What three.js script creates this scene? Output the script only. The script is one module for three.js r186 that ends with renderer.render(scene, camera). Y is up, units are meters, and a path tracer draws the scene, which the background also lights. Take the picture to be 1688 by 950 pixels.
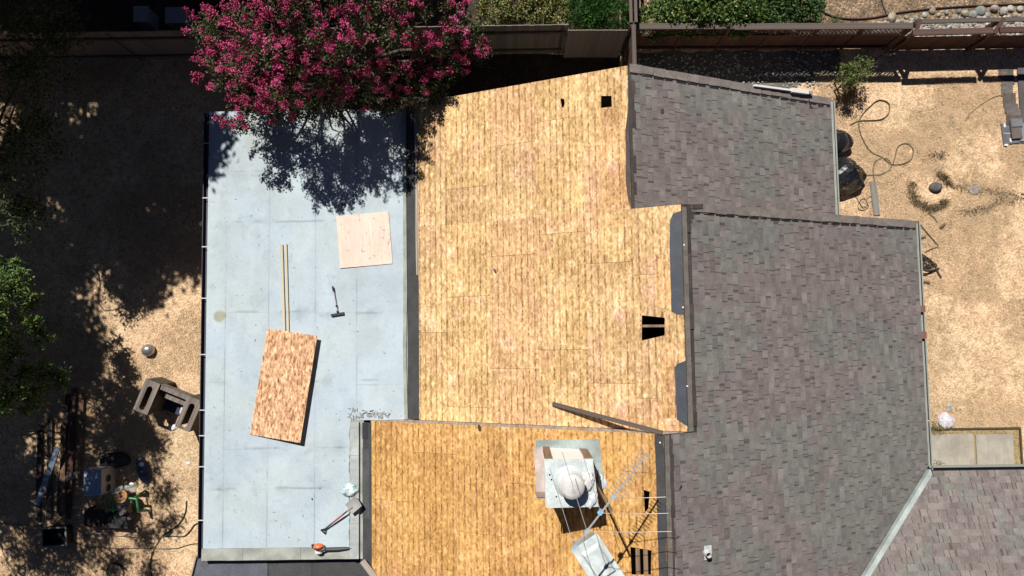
import * as THREE from 'three';
import { mergeGeometries } from 'three/addons/utils/BufferGeometryUtils.js';

// ------------------------------------------------------------------ camera, sky, sun, exposure
const scene = new THREE.Scene();
const camera = new THREE.PerspectiveCamera(44.13, 16 / 9, 0.1, 400);
camera.position.set(0, 19.1, 0);
camera.up.set(0.014, 0, -1);
camera.lookAt(-0.004, 18.1, -0.0661);
const SUN = new THREE.Vector3(-0.235, 0.819, -0.523).normalize();
{ // clear deep blue sky, paler towards the horizon and round the sun
  const w = 256, h = 128, d = new Float32Array(w * h * 4);
  for (let y = 0; y < h; y++) for (let x = 0; x < w; x++) {
    const el = ((y + 0.5) / h - 0.5) * Math.PI, az = ((x + 0.5) / w - 0.5) * 2 * Math.PI, c = Math.cos(el);
    const cs = c * Math.cos(az) * SUN.x + Math.sin(el) * SUN.y + c * Math.sin(az) * SUN.z;
    const k = Math.pow(1 - Math.max(0, Math.sin(el)), 4), g = 1 + 1.2 * Math.pow(Math.max(0, cs), 12), q = (y * w + x) * 4;
    d[q] = (0.014 + 0.055 * k) * g; d[q + 1] = (0.026 + 0.055 * k) * g; d[q + 2] = (0.060 + 0.048 * k) * g; d[q + 3] = 1;
  }
  const t = new THREE.DataTexture(d, w, h, THREE.RGBAFormat, THREE.FloatType);
  t.mapping = THREE.EquirectangularReflectionMapping; t.magFilter = t.minFilter = THREE.LinearFilter; t.needsUpdate = true;
  scene.background = t; scene.environment = t;
}
const sun = new THREE.DirectionalLight(new THREE.Color(1, 0.95, 0.87), 5);
sun.position.copy(SUN).multiplyScalar(60);
sun.castShadow = true;
Object.assign(sun.shadow.camera, { left: -24, right: 24, top: 24, bottom: -24, near: 1, far: 140 });
sun.shadow.mapSize.set(4096, 4096);
scene.add(sun, sun.target);
const renderer = new THREE.WebGLRenderer();
renderer.toneMapping = THREE.LinearToneMapping;
renderer.toneMappingExposure = 1.25;
renderer.shadowMap.enabled = true;

// ------------------------------------------------------------------ helpers
let seed = 12345;
const rnd = () => { seed = (seed + 0x6D2B79F5) | 0; let t = Math.imul(seed ^ (seed >>> 15), 1 | seed); t = (t + Math.imul(t ^ (t >>> 7), 61 | t)) ^ t; return ((t ^ (t >>> 14)) >>> 0) / 4294967296; };
const rr = (a, b) => a + (b - a) * rnd();
const pick = (a) => a[Math.floor(rnd() * a.length)];
const V = (a, b, c) => (Array.isArray(a) ? new THREE.Vector3(a[0], a[1], a[2]) : a.isVector3 ? a.clone() : new THREE.Vector3(a, b, c));
const clamp = (x, a = 0, b = 1) => Math.min(b, Math.max(a, x));
const mix = (a, b, t) => a + (b - a) * t;
const sm = (a, b, x) => { const t = clamp((x - a) / (b - a)); return t * t * (3 - 2 * t); };
const hash = (x, y, s) => { let h = Math.imul(x, 374761393) + Math.imul(y, 668265263) + Math.imul(s, 974634777) | 0; h = Math.imul(h ^ (h >>> 13), 1274126177); return ((h ^ (h >>> 16)) >>> 0) / 4294967296; };
function vn(x, y, px, py, s) {           // value noise, periodic in px, py cells
  const xi = Math.floor(x), yi = Math.floor(y), fx = x - xi, fy = y - yi;
  const u = fx * fx * (3 - 2 * fx), v = fy * fy * (3 - 2 * fy);
  let x0 = xi % px, y0 = yi % py; if (x0 < 0) x0 += px; if (y0 < 0) y0 += py;
  const x1 = x0 + 1 === px ? 0 : x0 + 1, y1 = y0 + 1 === py ? 0 : y0 + 1;
  return mix(mix(hash(x0, y0, s), hash(x1, y0, s), u), mix(hash(x0, y1, s), hash(x1, y1, s), u), v);
}
const fbm = (x, y, px, py, s, o = 4) => { let a = 0, w = 0.5, t = 0; for (let i = 0; i < o; i++) { a += w * vn(x, y, px, py, s + i); t += w; x *= 2; y *= 2; px *= 2; py *= 2; w *= 0.5; } return a / t; };
const fb = (x, y, s, o = 4) => fbm(x + 500, y + 500, 4096, 4096, s, o);
function tex(w, h, fn, size, srgb = true) {   // fn(u, v) -> colour bytes; size: metres covered
  const d = new Uint8Array(w * h * 4);
  for (let j = 0; j < h; j++) for (let i = 0; i < w; i++) {
    const c = fn((i + 0.5) / w, (j + 0.5) / h), k = (j * w + i) * 4;
    d[k] = clamp(c[0], 0, 255); d[k + 1] = clamp(c[1], 0, 255); d[k + 2] = clamp(c[2], 0, 255); d[k + 3] = 255;
  }
  const t = new THREE.DataTexture(d, w, h);
  t.magFilter = THREE.LinearFilter; t.minFilter = THREE.LinearMipmapLinearFilter; t.generateMipmaps = true;
  t.wrapS = t.wrapT = THREE.RepeatWrapping;
  if (srgb) t.colorSpace = THREE.SRGBColorSpace;
  if (size) t.repeat.set(1 / size[0], 1 / size[1]);
  t.needsUpdate = true;
  return t;
}
const C = (r, g, b) => new THREE.Color().setRGB(r, g, b);
const mat = (r, g, b, o = {}) => new THREE.MeshStandardMaterial({ color: C(r, g, b), roughness: 0.85, ...o });
const used = {};
const numbered = (n) => { const k = used[n] = (used[n] ?? -1) + 1; return k ? n + '_' + String(k).padStart(3, '0') : n; };
const shade = (o) => { o.castShadow = o.receiveShadow = true; return o; };
function obj(name, g, m, parent) {            // one named mesh; g may be a list of geometries
  const o = shade(new THREE.Mesh(Array.isArray(g) ? merge(g) : g, m));
  if (parent) { o.name = name; parent.add(o); } else { o.name = numbered(name); scene.add(o); }
  return o;
}
function tag(o, label, category, group, kind) { Object.assign(o.userData, { label, category }); if (group) o.userData.group = group; if (kind) o.userData.kind = kind; return o; }
function thing(name, label, category, pos = [0, 0, 0], turn = 0, group) {
  const o = new THREE.Group(); o.name = numbered(name); o.position.set(...pos); o.rotation.y = turn; scene.add(o);
  return tag(o, label, category, group);
}
const merge = (l) => { const n = l.map((g) => { const q = g.index ? g.toNonIndexed() : g; for (const k of Object.keys(q.attributes)) if (!['position', 'normal', 'uv', 'color'].includes(k)) q.deleteAttribute(k); return q; }); return n.length === 1 ? n[0] : mergeGeometries(n); };
function box(w, h, d, x = 0, y = 0, z = 0, ry = 0, rx = 0, rz = 0) {
  const g = new THREE.BoxGeometry(w, h, d); if (rx) g.rotateX(rx); if (rz) g.rotateZ(rz); if (ry) g.rotateY(ry); g.translate(x, y, z);
  return g;
}
function cyl(r0, r1, h, x = 0, y = 0, z = 0, n = 16, rx = 0, rz = 0) {
  const g = new THREE.CylinderGeometry(r0, r1, h, n); if (rx) g.rotateX(rx); if (rz) g.rotateZ(rz); g.translate(x, y, z); return g;
}
function rod(a, b, r0, r1 = r0, n = 7) {       // tapered bar from a to b
  a = V(a); b = V(b); const d = b.clone().sub(a), L = d.length();
  const g = new THREE.CylinderGeometry(r1, r0, L, n); g.translate(0, L / 2, 0);
  g.applyQuaternion(new THREE.Quaternion().setFromUnitVectors(V(0, 1, 0), d.normalize())); g.translate(a.x, a.y, a.z);
  return g;
}
function beam(a, b, w, h) {                    // square bar from a to b, w across (level), h high
  a = V(a); b = V(b); const d = b.clone().sub(a), L = d.length(); d.normalize();
  const s = V(0, 1, 0).cross(d).normalize(), n = d.clone().cross(s);
  const g = new THREE.BoxGeometry(w, h, L);
  g.applyMatrix4(new THREE.Matrix4().makeBasis(s, n, d).setPosition(a.clone().add(b).multiplyScalar(0.5)));
  return g;
}
const tube = (pts, r, seg = 80, n = 7) => new THREE.TubeGeometry(new THREE.CatmullRomCurve3(pts.map((p) => V(p))), seg, r, n);
function rough(g, amp, freq, s = 1) {          // lumpy displacement along normals
  const p = g.attributes.position; g.computeVertexNormals(); const n = g.attributes.normal;
  for (let i = 0; i < p.count; i++) {
    const x = p.getX(i), y = p.getY(i), z = p.getZ(i);
    const k = (fb(x * freq + z * freq * 0.7, y * freq + z * freq * 0.6, s, 3) - 0.5) * 2 * amp;
    p.setXYZ(i, x + n.getX(i) * k, y + n.getY(i) * k, z + n.getZ(i) * k);
  }
  g.computeVertexNormals(); return g;
}
// slab: polygon in a frame's (a, b) plane, from height t0 to t1 along the frame's normal; uv in metres
const frame = (o, u, v, n) => ({ o: V(o), u: V(u), v: V(v), n: V(n), flip: V(u).cross(V(v)).dot(V(n)) < 0 });
const FLAT = (y) => frame([0, y, 0], [1, 0, 0], [0, 0, 1], [0, 1, 0]);
function slab(poly, F, t0, t1, holes = [], uvo = [0, 0], col = null) {
  const v2 = (l) => l.map((p) => new THREE.Vector2(p[0], p[1]));
  let out = v2(poly); if (THREE.ShapeUtils.isClockWise(out)) out = out.reverse();
  const hs = holes.map((h) => { const q = v2(h); return THREE.ShapeUtils.isClockWise(q) ? q : q.reverse(); });
  const tri = THREE.ShapeUtils.triangulateShape(out, hs), all = [out, ...hs].flat();
  const pos = [], uv = [], nor = [];
  const T = typeof t1 === 'function' ? t1 : () => t1;
  const at = (p, top) => F.o.clone().addScaledVector(F.u, p.x).addScaledVector(F.v, p.y).addScaledVector(F.n, top ? T(p.x, p.y) : t0);
  const put = (A, B, D, ua, ub, ud) => { if (F.flip) { [B, D] = [D, B]; [ub, ud] = [ud, ub]; } const n = B.clone().sub(A).cross(D.clone().sub(A)).normalize(); for (const [q, w] of [[A, ua], [B, ub], [D, ud]]) { pos.push(q.x, q.y, q.z); nor.push(n.x, n.y, n.z); uv.push(w.x + uvo[0], w.y + uvo[1]); } };
  for (const [i, j, k] of tri) { put(at(all[i], 1), at(all[j], 1), at(all[k], 1), all[i], all[j], all[k]); put(at(all[i], 0), at(all[k], 0), at(all[j], 0), all[i], all[k], all[j]); }
  for (const ring of [out, ...hs]) for (let i = 0; i < ring.length; i++) {
    const p = ring[i], q = ring[(i + 1) % ring.length];
    put(at(p, 0), at(q, 0), at(q, 1), p, q, q); put(at(p, 0), at(q, 1), at(p, 1), p, q, p);
  }
  const g = new THREE.BufferGeometry();
  g.setAttribute('position', new THREE.Float32BufferAttribute(pos, 3)); g.setAttribute('normal', new THREE.Float32BufferAttribute(nor, 3)); g.setAttribute('uv', new THREE.Float32BufferAttribute(uv, 2));
  if (col) { const c = []; for (let i = 0; i < pos.length / 3; i++) c.push(...col); g.setAttribute('color', new THREE.Float32BufferAttribute(c, 3)); }
  return g;
}
const rect = (a0, a1, b0, b1) => [[a0, b0], [a1, b0], [a1, b1], [a0, b1]];
function clip(poly, h) {                       // keep the side where h[0]*a + h[1]*b <= h[2]
  const o = [];
  for (let i = 0; i < poly.length; i++) {
    const p = poly[i], q = poly[(i + 1) % poly.length], dp = h[0] * p[0] + h[1] * p[1] - h[2], dq = h[0] * q[0] + h[1] * q[1] - h[2];
    if (dp <= 0) o.push(p);
    if (dp * dq < 0) { const t = dp / (dp - dq); o.push([mix(p[0], q[0], t), mix(p[1], q[1], t)]); }
  }
  return o;
}
const dim = (c, a, b) => { const k = rr(a, b); return c.map((v) => v * k); };
const area = (p) => Math.abs(p.reduce((s, a, i) => { const b = p[(i + 1) % p.length]; return s + a[0] * b[1] - b[0] * a[1]; }, 0) / 2);
const ragged = (pts, amp, step) => {           // break straight polygon edges into small tears
  const o = [];
  pts.forEach((p, i) => { const q = pts[(i + 1) % pts.length], L = Math.hypot(q[0] - p[0], q[1] - p[1]), n = Math.max(1, Math.round(L / step)); for (let k = 0; k < n; k++) { const t = k / n; o.push([mix(p[0], q[0], t) + (k ? rr(-amp, amp) : 0), mix(p[1], q[1], t) + (k ? rr(-amp, amp) : 0)]); } });
  return o;
};

// ------------------------------------------------------------------ textures
const COURSE = 0.1427;
const osbTex = tex(1024, 1024, (u, v) => {     // 34 old shingle courses across: their nail lines have stained the boards
  const f = fbm(u * 70, v * 34, 70, 34, 3, 3), fl = fbm(u * 170, v * 80, 170, 80, 9, 2), br = fbm(u * 6, v * 6, 6, 6, 21, 4);
  const tone = 0.86 + 0.24 * (f - 0.5) + 0.42 * (fl - 0.5) + 0.26 * (br - 0.5);
  const wob = (fbm(u * 8, v * 12, 8, 12, 40, 2) - 0.5) * 0.10;
  const q = u * 34 + wob, k = Math.floor(q + 0.5), near = Math.abs(q - k), kk = ((k % 34) + 34) % 34;
  const on = vn(v * 11 + kk * 3.7, kk * 1.37, 4096, 4096, 60), dot = vn(v * 120, kk * 7.3, 120, 512, 61);
  const line = Math.exp(-near * near / 0.013) * (0.5 + 0.5 * sm(0.25, 0.7, on)) * (0.35 + 0.85 * sm(0.3, 0.75, dot));
  const spot = sm(0.81, 0.9, vn(u * 170, v * 150, 170, 150, 77)) * 0.45;
  const pale = sm(0.62, 0.8, fbm(u * 20, v * 14, 20, 14, 90, 3)), pink = sm(0.58, 0.75, fbm(u * 9, v * 7, 9, 7, 95, 3));
  const t = tone * clamp(1 - 0.36 * line - 0.44 * spot) + pale * 0.07;
  return [233 * Math.pow(t, 0.8), 198 * t - 4 * pink, 142 * Math.pow(t, 1.25) + 4 * pink + 10 * pale];
}, [34 * COURSE, 34 * COURSE]);
const strandTex = tex(512, 1024, (u, v) => {
  const f = fbm(u * 40, v * 26, 40, 26, 3, 3), fl = fbm(u * 26 + v * 9, v * 30, 35, 30, 9, 3), dk = sm(0.56, 0.72, fbm(u * 46, v * 34, 46, 34, 12, 2));
  const t = 0.80 + 0.5 * (f - 0.5) + 0.5 * (fl - 0.5) - 0.22 * dk;
  return [232 * Math.pow(t, 0.7), 194 * Math.pow(t, 0.95), 156 * Math.pow(t, 1.15)];
}, [1.22, 2.44]);
const plyTex = tex(512, 512, (u, v) => {
  const g = fbm(u * 60, v * 3, 60, 3, 5, 4), b = fbm(u * 5, v * 4, 5, 4, 8, 3), k = sm(0.84, 0.93, vn(u * 26, v * 22, 26, 22, 31));
  const t = 0.92 + 0.12 * (g - 0.5) + 0.10 * (b - 0.5) - 0.16 * k;
  return [238 * t, 214 * t, 202 * t];
}, [1.25, 1.25]);
const woodTex = tex(256, 1024, (u, v) => { const g = fbm(u * 30, v * 3, 30, 3, 5, 4), b = fbm(u * 4, v * 3, 4, 3, 8, 3); const t = 0.78 + 0.5 * (g - 0.5) + 0.3 * (b - 0.5); return [255 * t, 255 * t, 255 * t]; }, [0.6, 2.4]);
const granTex = tex(512, 512, (u, v) => { const t = 0.86 + 0.32 * (vn(u * 256, v * 256, 256, 256, 4) - 0.5) + 0.24 * (fbm(u * 10, v * 10, 10, 10, 6, 4) - 0.5); return [255 * t, 255 * t, 255 * t]; }, [1.6, 1.6]);
const grimeTex = tex(512, 512, (u, v) => { const t = 0.86 + 0.3 * (fbm(u * 6, v * 6, 6, 6, 6, 6) - 0.5) + 0.12 * (vn(u * 128, v * 128, 128, 128, 8) - 0.5); return [255 * t, 255 * t, 253 * t]; }, [1.3, 1.3]);
const MX0 = -7.141, MX1 = -2.518, MZ0 = -5.35, MZ1 = 4.73;   // the flat roof
const seamX = [-6.70, -5.70, -4.62, -3.66];
const flatTex = tex(640, 1400, (u, v) => {    // weathered coating: seams' dirt lines, drying rings, old patches
  const x = mix(MX0, MX1, u), z = mix(MZ0, MZ1, v);
  const b = fb(x * 0.9, z * 0.9, 3, 5), m = fb(x * 3.2, z * 3.2, 14, 4), fi = fb(x * 24, z * 24, 22, 3);
  let t = 0.965 + 0.09 * (b - 0.5) + 0.08 * (m - 0.5) + 0.06 * (fi - 0.5), warm = 16 * (fb(x * 1.3 + 7, z * 1.3, 19, 4) - 0.5);
  t -= 0.025 * sm(0.58, 0.74, fb(x * 2.2, z * 1.1, 67, 5)) + 0.03 * sm(0.66, 0.76, fb(x * 5, z * 5, 69, 4));
  for (const s of seamX) { const d = Math.abs(x - s - 0.012 * (fb(s, z * 2, 31, 2) - 0.5)); t -= 0.085 * Math.exp(-d * d / 0.00022) * sm(0.42, 0.64, fb(x * 0.4, z * 1.6, 33, 3)) + 0.02 * Math.exp(-d * d / 0.01); }
  for (const [hz, x0, x1] of [[-2.72, -6.9, -3.3], [-0.62, -6.6, -4.0], [-0.55, -4.9, -3.1], [0.98, -7.0, -3.1], [1.1, -4.4, -3.1], [2.5, -6.3, -3.9], [3.4, -7.0, -4.2], [-3.9, -6.7, -4.9]]) {
    const d = Math.abs(z - hz - 0.06 * (fb(x * 1.3, hz * 9, 37, 3) - 0.5));
    const inside = sm(x0 - 0.1, x0 + 0.2, x) * (1 - sm(x1 - 0.2, x1 + 0.1, x));
    t -= inside * (0.12 * Math.exp(-d * d / 0.0006) * sm(0.42, 0.62, fb(x * 2.1, hz * 5, 41, 3)) + 0.05 * Math.exp(-d * d / 0.03) * sm(0.45, 0.7, fb(x * 3, z * 4, 43, 3)));
  }
  const st = 1 - sm(0.10, 0.16, Math.hypot((x + 6.83) * 0.9, z + 0.52) + 0.07 * (fb(x * 7, z * 7, 51, 3) - 0.5));
  t -= 0.22 * st; warm += 30 * st;
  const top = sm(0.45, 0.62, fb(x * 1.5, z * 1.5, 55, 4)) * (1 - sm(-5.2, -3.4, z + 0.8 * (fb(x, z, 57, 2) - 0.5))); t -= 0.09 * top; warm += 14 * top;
  const sp = sm(0.86, 0.9, fb(x * 16, z * 16, 61, 2)) * 0.25; t -= sp;
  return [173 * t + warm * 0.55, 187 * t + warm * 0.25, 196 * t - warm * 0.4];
});
flatTex.wrapS = flatTex.wrapT = THREE.ClampToEdgeWrapping;
const grassTex = tex(1024, 1024, (u, v) => {
  const a = fbm(u * 22, v * 22, 22, 22, 2, 5), b = fbm(u * 180, v * 180, 180, 180, 5, 3), c = fbm(u * 60, v * 60, 60, 60, 9, 3);
  const t = 0.88 + 0.16 * (a - 0.5) + 0.44 * (b - 0.5) + 0.22 * (c - 0.5) - 0.3 * sm(0.66, 0.8, b) * sm(0.5, 0.7, c);
  return [255 * t, 250 * Math.pow(t, 1.1), 245 * Math.pow(t, 1.25)];
}, [6, 6]);
const mulchTex = tex(512, 512, (u, v) => { const a = fbm(u * 70, v * 70, 70, 70, 2, 3), b = fbm(u * 8, v * 8, 8, 8, 5, 4); const t = 0.72 + 0.9 * (a - 0.5) + 0.4 * (b - 0.5) + 0.5 * sm(0.70, 0.8, a); return [200 * t, 176 * t, 148 * t]; }, [2.6, 2.6]);
const concTex = tex(512, 512, (u, v) => { const a = fbm(u * 8, v * 8, 8, 8, 2, 6), b = vn(u * 200, v * 200, 200, 200, 5), c = fbm(u * 30, v * 4, 30, 4, 7, 3); const t = 0.88 + 0.22 * (a - 0.5) + 0.12 * (b - 0.5) + 0.1 * (c - 0.5); return [166 * t, 161 * t, 150 * t]; }, [2, 2]);

// ------------------------------------------------------------------ materials
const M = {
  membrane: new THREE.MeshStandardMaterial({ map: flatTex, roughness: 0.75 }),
  curb: mat(0.42, 0.44, 0.41, { map: grimeTex }),
  felt: mat(0.060, 0.060, 0.064, { map: granTex }),
  feltBlue: mat(0.056, 0.067, 0.090, { map: granTex, roughness: 0.6 }),
  slate: mat(0.14, 0.15, 0.185, { map: granTex }),
  brown: mat(0.085, 0.062, 0.055, { map: woodTex }),
  greybrown: mat(0.16, 0.125, 0.11, { map: woodTex }),
  redwood: mat(0.12, 0.055, 0.042, { map: woodTex }),
  cream: mat(0.92, 0.80, 0.58, { map: woodTex }),
  whitewood: mat(0.6, 0.52, 0.45, { map: woodTex }),
  stucco: mat(0.38, 0.34, 0.28, { map: grimeTex }),
  gutter: mat(0.36, 0.38, 0.36, { map: grimeTex, roughness: 0.55 }),
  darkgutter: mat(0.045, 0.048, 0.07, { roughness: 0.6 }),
  rust: mat(0.16, 0.08, 0.06),
  galv: mat(0.72, 0.80, 0.83, { map: grimeTex, metalness: 0.05, roughness: 0.5 }),
  galv2: mat(0.42, 0.50, 0.50, { map: grimeTex, metalness: 0.15, roughness: 0.5 }),
  valley: mat(0.44, 0.50, 0.50, { map: grimeTex, metalness: 0.05, roughness: 0.5 }),
  white: mat(0.66, 0.65, 0.64, { roughness: 0.5 }),
  black: mat(0.012, 0.012, 0.014, { roughness: 0.55 }),
  attic: mat(0.34, 0.27, 0.20, { map: grimeTex }),
  rafter: mat(0.36, 0.24, 0.15, { map: woodTex }),
  rod: mat(0.62, 0.63, 0.65, { metalness: 0.6, roughness: 0.35 }),
  blueplastic: mat(0.20, 0.42, 0.60, { roughness: 0.5 }),
  bark: mat(0.10, 0.075, 0.055, { map: grimeTex }),
  shingle: new THREE.MeshStandardMaterial({ vertexColors: true, map: granTex, roughness: 0.95 }),
  stone: new THREE.MeshStandardMaterial({ vertexColors: true, map: grimeTex, roughness: 0.9 }),
  hose: mat(0.085, 0.07, 0.03, { roughness: 0.6 }),
  greenhose: mat(0.03, 0.05, 0.022, { roughness: 0.5 }),
  bag: new THREE.MeshPhysicalMaterial({ color: C(0.014, 0.015, 0.018), roughness: 0.32, clearcoat: 0.4, clearcoatRoughness: 0.3 }),
};
const osbMats = [[0.89, 0.91, 1.0], [0.94, 0.96, 1.0], [0.85, 0.86, 0.94], [0.91, 0.93, 0.95], [0.88, 0.85, 0.95]].map((c) => new THREE.MeshStandardMaterial({ map: osbTex, color: C(...c), roughness: 0.85 }));
const osbWarm = [[0.80, 0.70, 0.54], [0.76, 0.65, 0.47], [0.84, 0.72, 0.56], [0.78, 0.68, 0.52]].map((c) => new THREE.MeshStandardMaterial({ map: osbTex, color: C(...c), roughness: 0.85 }));

// ------------------------------------------------------------------ ground
{
  const N = 180, S = 120, g = new THREE.PlaneGeometry(S, S, N, N); g.rotateX(-Math.PI / 2);
  const p = g.attributes.position, col = [], uv = g.attributes.uv;
  for (let i = 0; i < p.count; i++) {
    let x = p.getX(i), z = p.getZ(i);
    x = Math.sign(x) * Math.pow(Math.abs(x) / 60, 1.8) * 60; z = Math.sign(z) * Math.pow(Math.abs(z) / 60, 1.8) * 60; p.setX(i, x); p.setZ(i, z);
    uv.setXY(i, x, z); p.setY(i, 0);
    const n = fb(x * 0.35, z * 0.35, 3, 4), n2 = fb(x * 1.1, z * 1.1, 13, 3);
    const c = [0.80, 0.60, 0.405];
    const gr = sm(0.54, 0.72, n) * 0.35, k = 0.95 + 0.2 * (n2 - 0.5);
    col.push(c[0] * k * (1 - 0.30 * gr), c[1] * k * (1 - 0.17 * gr), c[2] * k * (1 - 0.14 * gr));
  }
  g.setAttribute('color', new THREE.Float32BufferAttribute(col, 3)); g.computeVertexNormals();
  tag(obj('ground', g, new THREE.MeshStandardMaterial({ map: grassTex, bumpMap: grassTex, bumpScale: 0.03, vertexColors: true, roughness: 1 })), 'dry straw coloured lawn round the house', 'lawn', null, 'structure');
}
// neighbour's mulched bed, side-yard gravel and the patio
tag(obj('mulch_bed', slab([[3.1, -30], [40, -30], [40, -7.86], [3.1, -7.86]], FLAT(0), 0.002, 0.006), mat(0.62, 0.56, 0.5, { map: mulchTex, bumpMap: mulchTex, bumpScale: 0.03 })), 'brown bark mulch bed beyond the dark fence', 'mulch bed', null, 'structure');
tag(obj('pebble_bed', slab(ragged([[9.7, -8.0], [10.3, -8.25], [12, -8.45], [18, -8.6], [18, -7.7], [9.7, -7.72]], 0.03, 0.3), FLAT(0), 0.006, 0.012), mat(0.40, 0.37, 0.33, { map: grimeTex })), 'pale gravel base of the pebble bed beside the mulch', 'gravel', null, 'structure');
tag(obj('gravel_path', slab(ragged([[3.1, -7.7], [9.0, -7.7], [9.1, -7.0], [7.4, -6.62], [6.2, -6.5], [3.1, -6.3]], 0.05, 0.3), FLAT(0), 0.002, 0.006), mat(0.18, 0.165, 0.145, { map: grimeTex })), 'dark gravel strip at the foot of the lattice fence', 'gravel', null, 'structure');
tag(obj('garden_bed', slab([[-30, -30], [3.0, -30], [3.0, -7.8], [-30, -7.8]], FLAT(0), 0.002, 0.006), mat(0.11, 0.085, 0.065, { map: mulchTex })), 'dark planted garden bed behind the grey fence', 'garden bed', null, 'structure');
tag(obj('shade_darkened_soil', slab(ragged([[-7.2, -7.7], [3.0, -7.7], [3.0, -5.2], [-7.2, -5.2]], 0.06, 0.4), FLAT(0), 0.002, 0.006), mat(0.075, 0.055, 0.04, { map: mulchTex })), 'soil between the grey fence and the house, coloured dark to deepen its shade', 'soil', null, 'structure');  // ground colour darkened to deepen the fence shade
{
  const pt = tag(obj('patio', slab(rect(9.2, 13.3, 2.66, 6.0), FLAT(0), 0.002, 0.02), mat(0.34, 0.27, 0.15, { map: grassTex })), 'small concrete patio of two pale slabs beside the house', 'patio', null, 'structure');
  const cm = new THREE.MeshStandardMaterial({ map: concTex, roughness: 0.9, bumpMap: concTex, bumpScale: 0.004 });
  obj('slab', slab(rect(9.3, 12.06, 2.78, 5.9), FLAT(0), 0.0, 0.05), cm, pt);
  obj('slab', slab(rect(12.12, 13.1, 2.80, 5.9), FLAT(0), 0.0, 0.054, [], [0.7, 0.4]), cm, pt);
  const ed = mat(0.07, 0.05, 0.03);
  obj('edging', slab(rect(9.2, 13.32, 2.62, 2.66), FLAT(0), 0, 0.07), ed, pt);
  obj('edging', slab(rect(13.28, 13.32, 2.67, 6.0), FLAT(0), 0, 0.07), ed, pt);
}

// ------------------------------------------------------------------ the house
const TH = Math.atan(0.459), CT = Math.cos(TH), ST = Math.sin(TH), PI_ = 0.459;
const xE = -2.31, hE = 2.772, xE3 = -3.331, hE3 = 2.775, xr1 = 2.373, h1 = 4.921, xr2 = 3.271, h2 = 5.334, xr3 = 2.758, h3 = 5.569;
const xR1 = 7.543, hR1 = 2.548, xR2 = 9.433, hR2 = 2.505, z0 = -5.453, z1 = -2.5, z2 = 1.899, zEnd = 9.5, zW = 3.25;
const FU = frame([xE, hE, 0], [CT, ST, 0], [0, 0, 1], [-ST, CT, 0]);        // stripped slope, upper and middle
const FL = frame([xE3, hE3, 0], [CT, ST, 0], [0, 0, 1], [-ST, CT, 0]);      // stripped slope, lower
const FRU = frame([xr1, h1, 0], [CT, -ST, 0], [0, 0, 1], [ST, CT, 0]);      // shingled slope, upper
const FR = frame([xr3, h3, 0], [CT, -ST, 0], [0, 0, 1], [ST, CT, 0]);       // shingled slope, middle and lower
const FW = frame([0, hR2, zW], [0, ST, CT], [1, 0, 0], [0, CT, -ST]);       // wing slope
const aU1 = (xr1 - xE) / CT, aU2 = (xr2 - xE) / CT, aL = (xr3 - xE3) / CT, aRU = (xR1 - xr1) / CT, aR = (xR2 - xr3) / CT, aR2 = (xr2 - xr3) / CT;
const XY = (z) => frame([0, 0, z], [1, 0, 0], [0, 1, 0], [0, 0, 1]);
const house = thing('house', 'single-storey house with stripped wood deck slope, grey-brown shingle slope and pale flat roof', 'house');
// walls with thickness, attic floor
{
  const W = (g) => obj('wall', g, M.stucco, house);
  W(box(0.2, 2.35, 10.1, -6.85, 1.175, -0.2)); W(box(4.1, 2.35, 0.2, -4.6, 1.175, -5.15));
  W(slab([[-2.2, 0], [xR1 - 0.5, 0], [xR1 - 0.5, 2.5], [xr1, h1 - 0.2], [-2.2, 2.5]], XY(z0 + 0.3), 0, 0.15));
  W(box(0.2, 2.5, 2.9, xR1 - 0.5, 1.25, -3.8)); W(slab([[xR1 - 0.6, 0], [xR2 - 0.5, 0], [xR2 - 0.5, 2.5], [xR1 - 0.6, 3.2]], XY(z1 + 0.25), 0, 0.15));
  W(box(0.2, 2.45, 5.6, xR2 - 0.5, 1.225, 0.4)); W(box(11, 2.45, 0.2, 14.2, 1.225, zW + 0.5));
  W(slab([[-7, 0], [19.6, 0], [19.6, 2.4], [-7, 2.4]], XY(zEnd - 0.3), 0, 0.15)); W(box(0.2, 2.45, 6, 19.5, 1.225, 6.5)); W(box(0.2, 2.3, 4.6, -6.85, 1.15, 7.1));
  obj('attic_floor', [box(9.0, 0.1, 2.7, 2.4, 2.38, -3.75), box(11.3, 0.1, 11.6, 3.2, 2.38, 3.55)], M.attic, house);
  // gable infill where roof levels step
  obj('gable_wall', slab([[xr1 - 0.2, h1 - 0.12], [xr2, h2 - 0.03], [xR2, hR2 - 0.03], [xR2, hR2 - 0.12], [xR1 - 0.3, hR1 - 0.1], [xr1, h1 - 0.05]], XY(z1 + 0.03), 0, 0.04), M.brown, house);
  obj('step_fascia', slab([[xE3, hE3 - 0.03], [xr3 - 0.02, h3 - 0.03], [xr2 - 0.05, h2 - 0.03], [xE, hE - 0.02], [xE, 2.68], [xE3, 2.68]], XY(z2 + 0.004), 0, 0.03), M.whitewood, house);
}
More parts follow.
